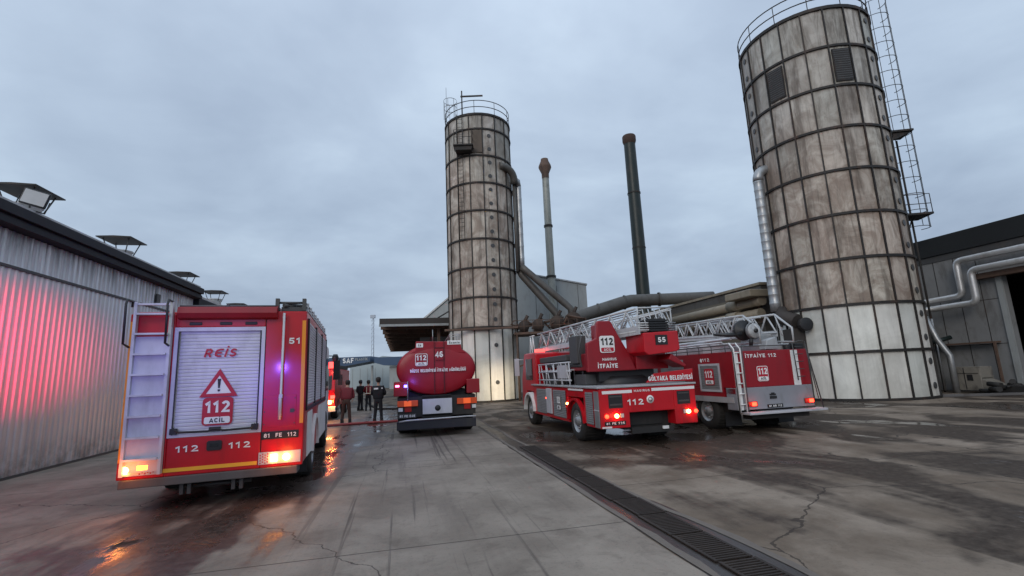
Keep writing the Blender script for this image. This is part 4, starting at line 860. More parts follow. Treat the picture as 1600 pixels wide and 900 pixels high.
def silo(cx_, cy_, r, h, rows, npan, label, matn, a_off, hatch=(), ports=(), pale=None, deep=.05):
    t = thing('silo', (cx_, cy_, 0), 0, label, 'silo'); rnd = random.Random(int(h * 100))
    b = MB(); tones = []
    for k in range(npan):
        a0, a1 = a_off + 2 * pi * k / npan, a_off + 2 * pi * (k + 1) / npan
        for i in range(len(rows) - 1):
            z0, z1 = rows[i], rows[i + 1]; P = lambda a, rr, z: (rr * cos(a), rr * sin(a), z)
            e_ = .02 * (a1 - a0); vs = []
            am = (a0 + a1) / 2
            vs = [P(a0, r, z0), P(am, r, z0), P(a1, r, z0), P(a0, r, z1), P(am, r, z1), P(a1, r, z1)]
            b.add(vs, [(0, 1, 4, 3), (1, 2, 5, 4)]); v_ = rnd.uniform(.78, 1.12); w_ = rnd.uniform(.93, 1.0)
            if (k, i) in hatch: v_ = 1
            tones += [(v_, v_ * (w_ + .03), v_ * w_, 1)] * 2
    o = b.build('shell', matn, t); at_ = o.data.attributes.new('tone', 'FLOAT_COLOR', 'FACE')
    for i, c in enumerate(tones): at_.data[i].color = c
    b = MB(); b.lathe([(r - .05, h - .1), (r - .05, h + .02), (0, h + .5)], n=npan * 2); b.build('roof', 'frame', t)
    for z in rows:
        b = MB(); w_ = .055 if z not in (rows[0], rows[-1]) else .08
        b.lathe([(r - .02, z - w_), (r + .085, z - w_), (r + .085, z + w_), (r - .02, z + w_)], n=npan * 2, sm=False); b.build('ring', 'frame', t)
    for k in range(npan):
        a = a_off + 2 * pi * k / npan; d = Vector((cos(a), sin(a), 0)); s_ = Vector((-sin(a), cos(a), 0))
        b = MB(); b.obox(d * (r + .02) + Vector((0, 0, h / 2)), d * deep, s_ * .03, (0, 0, h / 2 - .04)); b.build('rib', 'frame', t)
    for (k, i) in hatch:
        am = a_off + 2 * pi * (k + .5) / npan; d = Vector((cos(am), sin(am), 0)); s_ = Vector((-sin(am), cos(am), 0)); wd = r * pi / npan * .72
        zc = (rows[i] + rows[i + 1]) / 2; hh = (rows[i + 1] - rows[i]) * .38
        b = MB(); b.obox(d * (r + .03) + Vector((0, 0, zc)), d * .02, s_ * (wd + .05), (0, 0, hh + .05)); vf = b.build('vent_frame', 'frame' if hh > .8 else 'frame', t)
        b = MB()
        for q in range(14):
            b.obox(d * (r + .055) + Vector((0, 0, zc - hh + (q + .5) * 2 * hh / 14)), d * .012 + Vector((0, 0, -.02)), s_ * wd, Vector((0, 0, .025)) + d * .012)
        b.build('vent_louvre', 'darkgrey', vf)
    b = MB(); cnt = 0
    for (k, fr) in ports:
        am = a_off + 2 * pi * (k + fr) / npan; d = Vector((cos(am), sin(am), 0)); s_ = Vector((-sin(am), cos(am), 0))
        for i in range(len(rows) - 1):
            if rows[i + 1] - rows[i] < 1.2: continue
            for f2 in (.25, .75):
                c = d * (r + .01) + Vector((0, 0, rows[i] + (rows[i + 1] - rows[i]) * f2)); vs = [c + d * .0 + (s_ * cos(q) + Vector((0, 0, sin(q)))) * .14 for q in [2 * pi * j / 14 for j in range(14)]]
                v2_ = [v + d * .03 for v in vs]; bp = MB(); bp.add(vs + v2_, [tuple(range(14, 28))] + [(j, (j + 1) % 14, 14 + (j + 1) % 14, 14 + j) for j in range(14)]); bp.build('porthole', 'darkgrey', t)
    # railing
    rl = MB(); rr = r + .02
    for z in (.55, 1.05): rl.lathe([(rr - .02, h + z - .02), (rr + .02, h + z - .02), (rr + .02, h + z + .02), (rr - .02, h + z + .02), (rr - .02, h + z - .02)], n=48)
    npst = max(10, npan * 2 // 3)
    for k in range(npst):
        a = a_off + .1 + 2 * pi * k / npst; rl.tube([(rr * cos(a), rr * sin(a), h), (rr * cos(a), rr * sin(a), h + 1.05)], .02, 6)
    rl.build('railing', 'frame', t)
    return t
M['siloR'] = silo_mat('weathered right silo panels', 4.12, 13, 2.0556); M['siloM'] = silo_mat('weathered far silo panels', 4.95, 18, 2.0571)
RR, RC = 3.0, (16.25, 23.57)
rowsR = [.03 + i * (18.5 / 9) for i in range(10)]
aR = -pi / 2 - .15
tR = silo(RC[0], RC[1], RR, 18.53, rowsR, 20, 'huge near silo of stained panels in dark rings, left of the caged ladder', 'siloR', radians(-176), hatch=((1, 7), (4, 7)), ports=((-1, .5), (6, .5)))
rowsM = [.03, 4.95] + [4.95 + (19.35 - 4.95) * i / 7 for i in range(1, 8)] + [20.5]
tM = silo(-2.16, 34.7, 2.45, 20.53, rowsM, 16, 'slender far silo behind the tank truck, with antenna and white foot', 'siloM', radians(-90 - 11.25 * 7), hatch=(), ports=((4, .5),))
b = MB(); b.lathe([(.02, 0), (.012, 3.4)], (-2.3, -.6, 20.5), n=6); b.build('antenna', 'frame', tM)
b = MB(); b.tube([(-.95, -2.1, 20.4), (-.95, -2.1, 22.6)], .05, 6); b.box(-1.05, .6, -2.14, -2.06, 22.1, 22.2); b.lathe([(.5, 0), (.5, .04)], (-1.9, -1.4, 22.2), n=14); b.lathe([(.5, -.6), (.5, -.56)], (-1.9, -1.4, 22.2), n=14)
for k in range(7): a = 2 * pi * k / 7; b.tube([(-1.9 + .5 * cos(a), -1.4 + .5 * sin(a), 20.6), (-1.9 + .5 * cos(a), -1.4 + .5 * sin(a), 22.2)], .015, 5)
b.build('ladder_cage', 'frame', tM)
b = MB(); b.box(-1.55, -.15, -3.2, -2.2, 17.75, 17.85)
for xx in (-1.5, -.85, -.2): b.tube([(xx, -3.15, 17.8), (xx, -3.15, 18.95)], .02, 5)
for z_ in (18.4, 18.95): b.tube([(-1.5, -2.2, z_), (-1.5, -3.15, z_), (-.2, -3.15, z_), (-.2, -2.3, z_)], .02, 5)
b.prism([(-1.5, 17.75), (-.2, 17.75), (-.3, 17.45), (-1.4, 17.45)], 'y', -3.1, -2.2); b.build('side_platform', 'frame', tM)
b = MB(); b.obox((.05, -2.47, 18.35), (.40, 0, 0), (0, .04, 0), (0, 0, .85)); b.build('hatch_panel', simple('brown hatch sheet', (.10, .075, .055), .7, dirt=((.04, .03, .025), .5)), tM)
b = MB()
for xx in (-1.35, -.95): b.tube([(xx, -2.48, 11), (xx, -2.48, 20.5)], .025, 5)
for k in range(32): b.tube([(-1.35, -2.48, 11.1 + k * .3), (-.95, -2.48, 11.1 + k * .3)], .014, 5)
b.build('ladder', 'frame', tM)
b = MB(); b.box(-2.45, 2.45, -2.75, -2.42, 4.75, 4.88); b.build('platform_ledge', 'rust', tM)

# caged ladder on the right silo
t = thing('caged_ladder', (20.35, 24.1, 0), radians(-8), 'tall caged steel ladder rising beside the huge near silo', 'ladder')
b = MB()
for xx in (-.22, .22): b.tube([(xx, 0, 7.6), (xx, 0, 21.0)], .028, 6)
b.build('stringers', 'frame', t)
b = MB()
for k in range(45): b.tube([(-.22, 0, 7.7 + k * .3), (.22, 0, 7.7 + k * .3)], .014, 5)
b.build('rungs', 'frame', t)
b = MB()
for k in range(16):
    z_ = 8.2 + k * .86; pts_ = [(.62 * cos(a) + .42, -.25 - .55 * sin(a), z_) for a in [-.7 + i * (pi + 1.4) / 12 for i in range(13)]]
    b.tube(pts_, .018, 5)
for a in (0.1, .8, 1.57, 2.3, 3.0):
    x_, y_ = .62 * cos(a) + .42, -.25 - .55 * sin(a); b.tube([(x_, y_, 8.2), (x_, y_, 21.1)], .016, 5)
b.build('safety_cage', 'frame', t)
b = MB(); b.box(-.5, .8, -.9, .2, 13.25, 13.35); b.prism([(-.5, 13.25), (.75, 13.25), (-.4, 12.75)], 'y', -.8, -.7); b.box(-.3, .95, -.9, .3, 8.75, 8.85)
for x_ in (-.3, .9): b.tube([(x_, -.9, 8.8), (x_, -.9, 9.8)], .02, 5)
b.tube([(-.3, -.9, 9.8), (.9, -.9, 9.8)], .02, 5); b.tube([(-.3, -.9, 9.3), (.9, -.9, 9.3)], .02, 5)
b.build('rest_platform', 'frame', t)
b = MB()
for k in range(5): b.tube([(-.9, .1, 9 + k * 2.3), (-.2, 0, 9 + k * 2.3)], .025, 5)
b.tube([(.6, .2, 0), (.6, .2, 13.2)], .05, 6); b.tube([(.6, .2, 8.8), (-.4, -.4, 7.0)], .03, 5); b.build('brackets', 'frame', t)
# green pipe column down the silo's right flank
t = MB(); t.tube([(19.42, 23.8, 0), (19.42, 23.8, 18.6)], .15, 10); tag(t.build('drain_pipe', simple('green grey pipe paint', (.035, .06, .05), .5)), 'dark green vertical pipe running down the right flank of the near silo', 'pipe')
def flex(b, p0, p1, r, n=None, mi=0):
    """ribbed spiral duct"""
    p0, p1 = Vector(p0), Vector(p1); n = n or int((p1 - p0).length / .42)
    pts_ = []; rs = []
    for i in range(n):
        for f2, k in ((0, 1), (.78, 1), (.86, 1.05), (.96, 1.05)):
            pts_.append(p0.lerp(p1, (i + f2) / n)); rs.append(r * k)
    b.tube(pts_, rs, 20, mi)
def arc(p, q, c, n=6):
    """quadratic bend"""
    p, q, c = map(Vector, (p, q, c)); return [p * (1 - t) ** 2 + c * 2 * t * (1 - t) + q * t * t for t in [i / n for i in range(n + 1)]]
b = MB(); flex(b, (19.95, 24.3, 3.2), (19.95, 24.3, 11.6), .28); b.tube(arc((19.95, 24.3, 11.6), (19.1, 24.3, 12.1), (19.95, 24.3, 12.2)), .29, 14); tag(b.build('spiral_duct', 'steel'), 'ribbed galvanised duct standing behind the caged ladder right of the near silo', 'duct')
# left vertical spiral duct
b = MB(); flex(b, (12.78, 23.3, 4.2), (12.78, 23.3, 10.9), .235); b.tube(arc((12.78, 23.3, 10.9), (13.5, 23.4, 11.55), (12.78, 23.3, 11.55)), [.25] * 7, 14)
tag(b.build('spiral_duct', 'steel'), 'ribbed galvanised duct climbing the left flank of the near silo', 'duct')
b = MB(); b.tube([(12.95, 23.3, 4.3), (12.95, 23.1, 3.9), (13.2, 22.4, 3.6)], [.3, .36, .36], 14); b.lathe([(.30, 0), (.30, .25), (0, .25)], (13.35, 21.95, 3.45), 'y', 18); b.lathe([(.0, -.01), (.27, -.01), (.30, 0)], (13.35, 21.95, 3.45), 'y', 18, 1); b.box(12.9, 13.9, 22.4, 23.2, 0, 3.3)
tag(b.build('duct_fan', ['brown', 'black']), 'rusty brown fan housing at the foot of the duct behind the white boom', 'fan')

# duct down the far silo
b = MB(); X0, Y0 = .66, 34.5
b.tube(arc((-.55, 32.9, 16.7), (X0 - .15, 33.8, 15.6), (X0 - .1, 33.4, 16.75), 8), .27, 14); b.tube([(X0 - .18, 33.9, 15.7), (X0 - .18, 33.9, 9.0)], .15, 10)
tag(b.build('elbow_duct', 'pipegrey'), 'grey elbow duct curving out of the upper flank of the far silo', 'duct')
b = MB(); flex(b, (X0 + .14, 34.1, 9.2), (X0 + .14, 34.1, 15.5), .2, 7); b.tube([(X0 + .14, 34.1, 15.5), (X0 + .1, 34.0, 15.9), (X0 - .2, 33.9, 16.1)], .21, 10); tag(b.build('spiral_duct', 'steel'), 'thin banded duct hanging down the right side of the far silo', 'duct')
b = MB(); b.tube([(X0 - .1, 34.2, 9.3), (X0 + .1, 34.2, 8.8), (3.0, 34.2, 6.0), (3.3, 34.2, 5.5), (3.4, 34.2, 4.6)], .27, 12)
tag(b.build('slanting_duct', 'pipegrey'), 'lower of two slanting grey ducts between the far silo and the fan deck', 'duct', 'slanting ducts right of the far silo')
b = MB(); b.tube([(X0 + .1, 33.7, 9.3), (X0 + .4, 33.7, 9.0), (3.7, 33.7, 6.5), (4.1, 33.7, 6.1), (4.2, 33.7, 4.8)], .25, 12)
tag(b.build('slanting_duct', 'pipegrey'), 'upper of two slanting grey ducts between the far silo and the fan deck', 'duct', 'slanting ducts right of the far silo')
# rusty fan deck between silo and long duct
t = thing('fan_deck', (2.6, 33.6, 0), 0, 'rusty steel deck crowded with fans and valves between far silo and long duct', 'machinery')
b = MB(); b.box(-2.6, 2.4, -1.2, 1.2, 4.35, 4.5); b.build('deck_plate', 'rust', t)
b = MB()
for x_ in (-2.4, -.6, 1.2, 2.3): b.tube([(x_, -1.1, 0), (x_, -1.1, 4.4)], .07, 6)
b.tube([(-2.4, -1.1, 2.2), (2.3, -1.1, 3.8)], .05, 6); b.build('deck_legs', 'rust', t)
b = MB()
for x_, r_f, z_ in ((-1.9, .38, 4.95), (-.9, .42, 5.0), (.4, .5, 5.1), (1.5, .6, 5.2)):
    b.lathe([(0, -.3), (r_f, -.3), (r_f, .2), (r_f * .5, .3), (0, .3)], (x_, -.4, z_), 'y', 16); b.box(x_ - .3, x_ + .3, -.6, .2, 4.5, z_)
    b.tube([(x_, -.5, z_ + r_f * .6), (x_ + .3, -.5, z_ + r_f + .35)], .12, 8)
b.build('fan', simple('sooty fan housing', (.045, .032, .026), .8, var=.5, dirt=((.1, .06, .04), .6)), t)
b = MB(); rnd = random.Random(5)
for k in range(22):
    p = Vector((rnd.uniform(-2.5, 2.2), rnd.uniform(-1.1, .5), rnd.uniform(4.5, 5.2))); b.tube([p, p + Vector((rnd.uniform(-.6, .6), rnd.uniform(-.3, .3), rnd.uniform(.05, .5))), p + Vector((rnd.uniform(-.9, .9), 0, rnd.uniform(-.2, .6)))], rnd.uniform(.03, .09), 6)
for k in range(9): x_ = -2.5 + k * .6; b.tube([(x_, -1.15, 4.45), (x_, -1.15, 5.3)], .02, 5)
b.tube([(-2.5, -1.15, 5.3), (2.3, -1.15, 5.3)], .02, 5); b.tube([(-2.5, -1.15, 4.9), (2.3, -1.15, 4.9)], .02, 5); b.build('valves_and_rails', 'rust', t)
# long duct
b = MB(); b.tube([(4.0, 34.6, 5.1), (4.6, 35.4, 5.6), (8.4, 36.6, 6.75), (9.2, 37, 6.95), (14.6, 38, 7.1), (16, 38, 7.1)], [.42, .5, .5, .48, .46, .46], 16)
for q in ((6.4, 36.0, 6.16), (8.6, 36.7, 6.8), (11.5, 37.4, 7.02)): b.lathe([(.56, -.06), (.56, .06), (.4, .06)], q, 'x', 16)
tag(b.build('long_duct', 'pipegrey'), 'long fat grey duct running right above the ladder trucks to the green chimney', 'duct')
# chimneys
t = thing('chimney', (3.7, 44, 0), 0, 'thin pale weathered chimney with rusty flared cap', 'chimney')
b = MB(); b.lathe([(.40, 0), (.36, 12), (.33, 20.2)], n=16); b.build('stack', 'chim', t)
b = MB(); b.lathe([(.35, 20.2), (.36, 20.7), (.62, 21.3), (.60, 21.5), (.38, 22.0), (.36, 22.2), (.0, 22.2)], n=16); b.build('chimney_cap', 'rust', t)
b = MB(); b.lathe([(.42, 15.3), (.42, 15.5)], n=16); b.lathe([(.46, 10.4), (.46, 10.6)], n=16); b.build('clamp_ring', 'frame', t)
t = thing('chimney', (12.3, 44.7, 0), 0, 'tall dark green chimney with rusty rim', 'chimney')
b = MB(); b.lathe([(.63, 0), (.62, 10), (.55, 24)], n=20); b.build('stack', 'green', t)
b = MB(); b.lathe([(.56, 23.7), (.66, 24.0), (.66, 24.5), (.6, 24.6), (0, 24.6)], n=20); b.build('chimney_cap', simple('sooty brown rim', (.055, .03, .022), .8), t)
b = MB()
for z_ in (13, 18.5): b.lathe([(.64, z_), (.64, z_ + .12)], n=20)
b.build('clamp_ring', 'frame', t)
# hall behind the far silo
t = thing('factory_hall', (0, 46, 0), 0, 'pale grey panelled hall with sloping roof standing behind the far silo', 'building')
b = MB(); b.prism([(-9, 0), (7.2, 0), (7.2, 9.9), (.7, 11.4), (-2.5, 12.1), (-9, 6.9)], 'y', 0, 14); b.build('wall', 'panel', t)
b = MB(); b.prism([(7.3, 9.92), (7.3, 10.05), (.7, 11.55), (-2.5, 12.25), (-9.2, 6.95), (-9.2, 6.75), (-2.5, 12.12), (.7, 11.42)], 'y', -.12, 14); b.build('roof', 'steel', t)
b = MB()
for k in range(8): b.box(-8 + k * 2.05, -7.97 + k * 2.05, -.03, 0, 0, 7 + min(k * 1.2, 3))
b.build('panel_joints', 'darkgrey', t)
b = MB(); b.tube([(-8.6, -1.5, 6.3), (-2.6, -1.5, 9.6)], .06, 6); b.tube([(-6.3, -1.6, 6.4), (-4.2, -1.6, 7.6)], .05, 6); b.build('roof_pipe', 'frame', t)
# canopy
t = thing('canopy', W(0, 0), HD, 'dark brown open canopy roof behind the tank truck', 'canopy')
cu, cv = vu(-9.75, 35)[1], vu(-9.75, 35)[0]
b = MB(); b.box(cv, cv + 9, cu, cu + 34, 5.85, 5.95); b.box(cv - .05, cv + 9, cu - .08, cu + .1, 5.6, 6.15); b.build('roof', 'brown', t)
b = MB(); b.box(cv - .08, cv + 9, cu - .12, cu - .081, 5.55, 5.72); b.build('gutter', 'panel', t)
b = MB()
for k in range(9): b.box(cv, cv + 9, cu + 1 + k * 4, cu + 1.25 + k * 4, 5.45, 5.85)
for k in range(6): b.box(cv + .2 + k * 1.7, cv + .3 + k * 1.7, cu, cu + 34, 5.7, 5.85)
b.build('beams', 'rust', t)
for k, (dv, du) in enumerate(((4.2, 1), (4.2, 17), (8.5, 1), (8.5, 17), (4.2, 33))):
    b = MB(); b.box(cv + dv, cv + dv + .22, cu + du, cu + du + .22, 0, 5.5); b.build('post', 'rust', t)
# blue fascia, far pale hall and mast
t = thing('filling_station', (-25.5, 84, 0), 0, 'far dark blue fascia with white lettering, left of the mast', 'building')
b = MB(); b.prism([(-8, 3.7), (-5.5, 4.0), (.4, 4.85), (.4, 5.75), (-8, 5.75)], 'y', 0, 6); b.build('fascia', 'bluesign', t)
text('SAF', 1.15, 'lettering', 'whitemark', t, (-3.4, -.05, 5.15), width=1.9, bold=.03)
text('PLASTİK', .6, 'lettering', 'panel', t, (-1.1, -.05, 5.3), width=2.2)
for x_ in (-7, 0): b = MB(); b.box(x_, x_ + .3, 2, 2.3, 0, 4.2); b.build('post', 'panel', t)
t = thing('far_shed', (-21, 84, 0), 0, 'far dark blue fascia right of the mast, half hidden by the tank truck', 'building')
b = MB(); b.prism([(-3.4, 4.6), (-1.8, 4.1), (5, 3.9), (5, 5.45), (-3.4, 5.5)], 'y', 0, 6); b.build('fascia', 'bluesign', t)
b = MB(); b.box(-1, 5, 1, 6, 0, 3.9); b.build('wall', 'panel', t)
t = thing('pale_hall', (-24, 97, 0), 0, 'far pale hall with low gable, behind the standing firefighters', 'building')
b = MB(); b.prism([(-9, 0), (9, 0), (9, 5.0), (-2.5, 6.3), (-9, 4.4)], 'y', 0, 20); b.build('wall', simple('pale hall sheet', (.36, .42, .44), .6, var=.06, scale=.5), t)
b = MB()
for k in range(12): b.box(-8.5 + k * 1.5, -8.42 + k * 1.5, -.05, 0, 0, 4)
b.build('panel_joints', 'panel', t)
b = MB(); b.box(4.2, 7.5, -.6, -.1, 0, 3.2); b.build('gate', 'wall', t)
t = thing('mast', (-45.4, 155, 0), 0, 'thin pale lattice mast far behind the yard', 'mast')
b = MB()
for x_, y_ in ((-.5, -.5), (.5, -.5), (0, .5)): b.tube([(x_, y_, 0), (x_ * .5, y_ * .5, 22)], .07, 5)
for k in range(16): z_ = k * 1.35; b.tube([(-.45, -.45, z_), (.45, -.45, z_ + 1.3)], .06, 4); b.tube([(.45, -.45, z_), (0, .45, z_ + 1.3)], .06, 4)
b.box(-.9, .6, -.4, .4, 21.3, 22.3); b.build('lattice', simple('hazed mast colour', (.42, .46, .52), .7), t)  # distance haze put into the mast colour, close to the sky tone

# middle right hall with insulated pipes
t = thing('factory_hall', W(0, 0), HD, 'low drab hall with rising roof edge between the green chimney and near silo', 'building')
hv, hu = vu(14.0, 26.8); 
b = MB(); b.prism([(hv, 0), (hv + 14, 0), (hv + 14, 6.6), (hv, 6.1)], 'y', hu, hu + 14); b.build('wall', 'pipegrey', t)
b = MB(); b.box(hv - .12, hv + 14, hu - .1, hu + 14.1, 6.12, 6.27); b.box(hv - .06, hv, hu, hu + 14, 4.0, 4.3); b.build('roof_edge', 'beige', t)
b = MB(); b.box(hv - .05, hv, hu + .2, hu + 13.8, 0, 5.6); b.build('cladding', simple('drab cladding', (.13, .115, .09), .7), t)
for i, (z_, lab) in enumerate(((5.15, 'upper of two beige insulated pipes along the drab hall'), (4.45, 'lower of two beige insulated pipes along the drab hall'))):
    b = MB(); b.tube([W(hv - .5 - i * .15, hu - .6, z_), W(hv - .5 - i * .15, hu + 9.5, z_ - .1)], .27, 14)
    b.tube([W(hv - .5 - i * .15, hu + 1.2, z_), W(hv - .5 - i * .15, hu + 2.1, z_)], .33, 14)
    tag(b.build('insulated_pipe', 'beige'), lab, 'pipe', 'beige insulated pipes')
b = MB(); b.box(hv - 1.4, hv - .1, hu - .8, hu + 1.3, 5.35, 5.75); o = b.build('pipe_housing', 'beige', None, .05, rz=HD); tag(o, 'beige sheet housing above the insulated pipes beside the near silo', 'housing')

# ------------------------------------------------------------------ right warehouse
t = thing('warehouse', W(0, 0), HD, 'grey warehouse at the right edge with black parapet and dark open doorway', 'warehouse')
wv, wu = vu(22.83, 22.58)
DR0, DR1 = wu - 3.8, wu - .36     # doorway along u
b = MB(); b.box(wv, wv + .3, DR1, wu + 9, 0, 6.9); b.box(wv, wv + .3, DR0, DR1, 5.35, 6.9); b.box(wv, wv + .3, wu - 20, DR0, 0, 6.9); b.build('wall', 'wall', t)
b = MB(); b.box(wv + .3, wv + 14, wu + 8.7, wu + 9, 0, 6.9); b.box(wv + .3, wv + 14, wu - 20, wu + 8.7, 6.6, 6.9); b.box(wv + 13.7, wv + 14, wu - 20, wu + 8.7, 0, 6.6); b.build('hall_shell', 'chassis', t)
b = MB(); b.box(wv - .12, wv + .2, wu - 20, wu + 9.1, 6.92, 7.88); b.build('parapet', 'parapet', t, .01)
b = MB(); b.box(wv - .04, wv, wu - 20, wu + 9, 6.6, 6.905); b.build('eaves_trim', 'darkgrey', t)
b = MB(); b.box(wv - .1, wv + .02, DR1, DR1 + .22, 0, 5.3); b.build('door_jamb', 'panel', t)
b = MB(); b.box(wv - .45, wv + .02, DR0 - .4, DR1 + .9, 5.3, 5.55); b.build('door_canopy', 'rust', t)
b = MB()
for k in range(8): b.box(wv - .012, wv, DR1 + .9 + k * .95, DR1 + .925 + k * .95, 0, 6.6)
for z_ in (2.2, 4.3): b.box(wv - .012, wv, DR1 + .3, wu + 9, z_, z_ + .025)
b.build('panel_joints', 'frame', t)
b = MB(); b.box(wv - .5, wv - .1, DR1 + .5, wu + 4.2, 2.25, 2.33); b.box(wv - .5, wv - .42, DR1 + .5, DR1 + .58, 0, 2.25); b.box(wv - .5, wv - .42, wu + 4.1, wu + 4.2, 0, 2.25); b.build('wall_shelf', 'rust', t)
# steam pipes
def wallpt(v_off, u, z): return W(wv - v_off, u, z)
# u positions solved from the photograph's joints
for off, pts_, lab in ((.5, ((-2.5 - 14, 6.35), (1.05, 6.35), (1.05, 4.62), (2.9, 4.55)), 'upper silver insulated pipe stepping down along the grey warehouse wall'),
                       (.75, ((-2.5 - 14, 5.75), (.35, 5.75), (.35, 4.18), (2.7, 4.12)), 'lower silver insulated pipe stepping down along the grey warehouse wall')):
    b = MB(); P4 = [wallpt(off, wu + q[0], q[1]) for q in pts_]; path = [P4[0]]
    for i in (1, 2):
        a, c, d = P4[i - 1], P4[i], P4[i + 1]; k = .3; path += arc(c + (a - c).normalized() * k, c + (d - c).normalized() * k, c, 5)
    path.append(P4[3]); path.append(P4[3] + W(-1.4, .4, -.1)); b.tube(path, .15, 14)
    tag(b.build('insulated_pipe', 'cladsilver'), lab, 'pipe', 'silver insulated pipes')
# machinery by the silo's foot
t = thing('pump_unit', tuple(W(wv - 1.1, wu + .5)), HD, 'pale boxy dust collector unit standing between near silo and grey warehouse wall', 'machinery')
b = MB(); b.box(-.5, .5, -.2, 1.1, .15, 1.5); b.prism([(-.2, .15), (1.1, .15), (-.2, .9), ], 'x', -.45, .45); b.prism([(-1.5, .12), (-.2, .12), (-.2, .8)], 'x', -.45, .45); b.build('housing', 'wood', t, .02); t.scale = (.8, .8, .8)
b = MB(); b.box(-.515, -.5, .2, .5, .7, 1.05); b.box(-.52, -.5, -.1, 1.0, 1.1, 1.13); b.box(-.52, -.5, .6, .63, .2, 1.45); b.build('inspection_hatch', 'black', t)
b = MB(); b.tube([(-.9, .9, .0), (-.9, .9, 2.2), (-1.1, 1.3, 3.2), (-1.3, 1.6, 4.6)], .17, 10); b.tube([(-.5, 1.8, .1), (-.5, 1.8, 4.5)], .06, 6); b.tube([(-.2, 1.4, .9), (-.2, 1.0, .8)], .12, 8); b.build('riser_pipe', 'steel', t)
b = MB(); b.tube([(-.9, 2.2, 0), (-.9, 2.2, 3.2)], .12, 8); b.box(-1.1, -.6, 1.9, 2.4, 2.6, 3.4); b.tube([(-.9, 2.2, 2.9), (.2, 1.4, 3.3)], .13, 8); b.build('valve', 'green', t)
b = MB()
for k in range(14):
    p = Vector((random.uniform(-.9, .6), random.uniform(-2.6, -.4), random.uniform(.08, .5))); b.tube([p, p + Vector((random.uniform(-.5, .5), random.uniform(-.7, .7), random.uniform(-.05, .25)))], random.uniform(.04, .14), 7)
b.box(-.6, .7, -2.9, -.6, .02, .35); tag(b.build('scrap_heap', 'chassis', None, 0, loc=tuple(W(wv - 1.2, wu + .4)), rz=HD), 'low dark heap of scrap by the grey warehouse wall', 'scrap heap')
b = MB(); b.box(0, 3.5, 0, .12, .01, .12); tag(b.build('kerb_beam', 'bumper', None, .01, loc=(18.2, 21.3, 0), rz=radians(-14)), 'long low beam lying on the ground at the foot of the dust collector', 'beam')

# ------------------------------------------------------------------ hoses
b = MB(); b.tube([(-10.5, 19.2, .05), (-7.6, 20.0, .05), (-6.3, 20.5, .05), (-5.05, 20.75, .05), (-3.2, 20.7, .05), (-2.2, 19.6, .05)], .055, 8)
tag(b.build('fire_hose', 'hosered'), 'red fire hose lying on the ground in front of the firefighters', 'hose')
b = MB(); b.tube([(-9.4, 30.5, .6), (-8.9, 29.9, .25), (-8.4, 29.6, .05), (-7.2, 29.3, .05), (-5.2, 29.2, .05), (-3.6, 28.2, .05)], .06, 8)
tag(b.build('fire_hose', 'hosedark'), 'dark fire hose held up by the man in the lit vest and trailing right', 'hose')

# ------------------------------------------------------------------ people
def skin_mesh(name, chains, mat, parent, sub=1):
    """chains: list of lists of ((x,y,z), radius); chains share joints that coincide; grown as one skinned surface"""
    me = bpy.data.meshes.new(name); vs = []; es = []; rad = []; idx = {}
    for ch in chains:
        prev = None
        for p, r in ch:
            key = tuple(round(c, 3) for c in p)
            if key not in idx: idx[key] = len(vs); vs.append(p); rad.append(r)
            i = idx[key]
            if prev is not None and prev != i: es.append((prev, i))
            prev = i
    me.from_pydata(vs, es, []); o = bpy.data.objects.new(name, me); COL.objects.link(o)
    sk = o.modifiers.new('skin', 'SKIN'); sk.use_smooth_shade = True
    lay = me.skin_vertices[0] if me.skin_vertices else None
    if lay is None:
        bm = bmesh.new(); bm.from_mesh(me); bm.verts.layers.skin.verify(); bm.to_mesh(me); bm.free(); lay = me.skin_vertices[0]
    for i, r in enumerate(rad): lay.data[i].radius = (r, r) if isinstance(r, (int, float)) else r
    lay.data[0].use_root = True
    ss = o.modifiers.new('sub', 'SUBSURF'); ss.levels = ss.render_levels = sub
    me.materials.append(M[mat] if isinstance(mat, str) else mat)
    o.parent = parent; return o
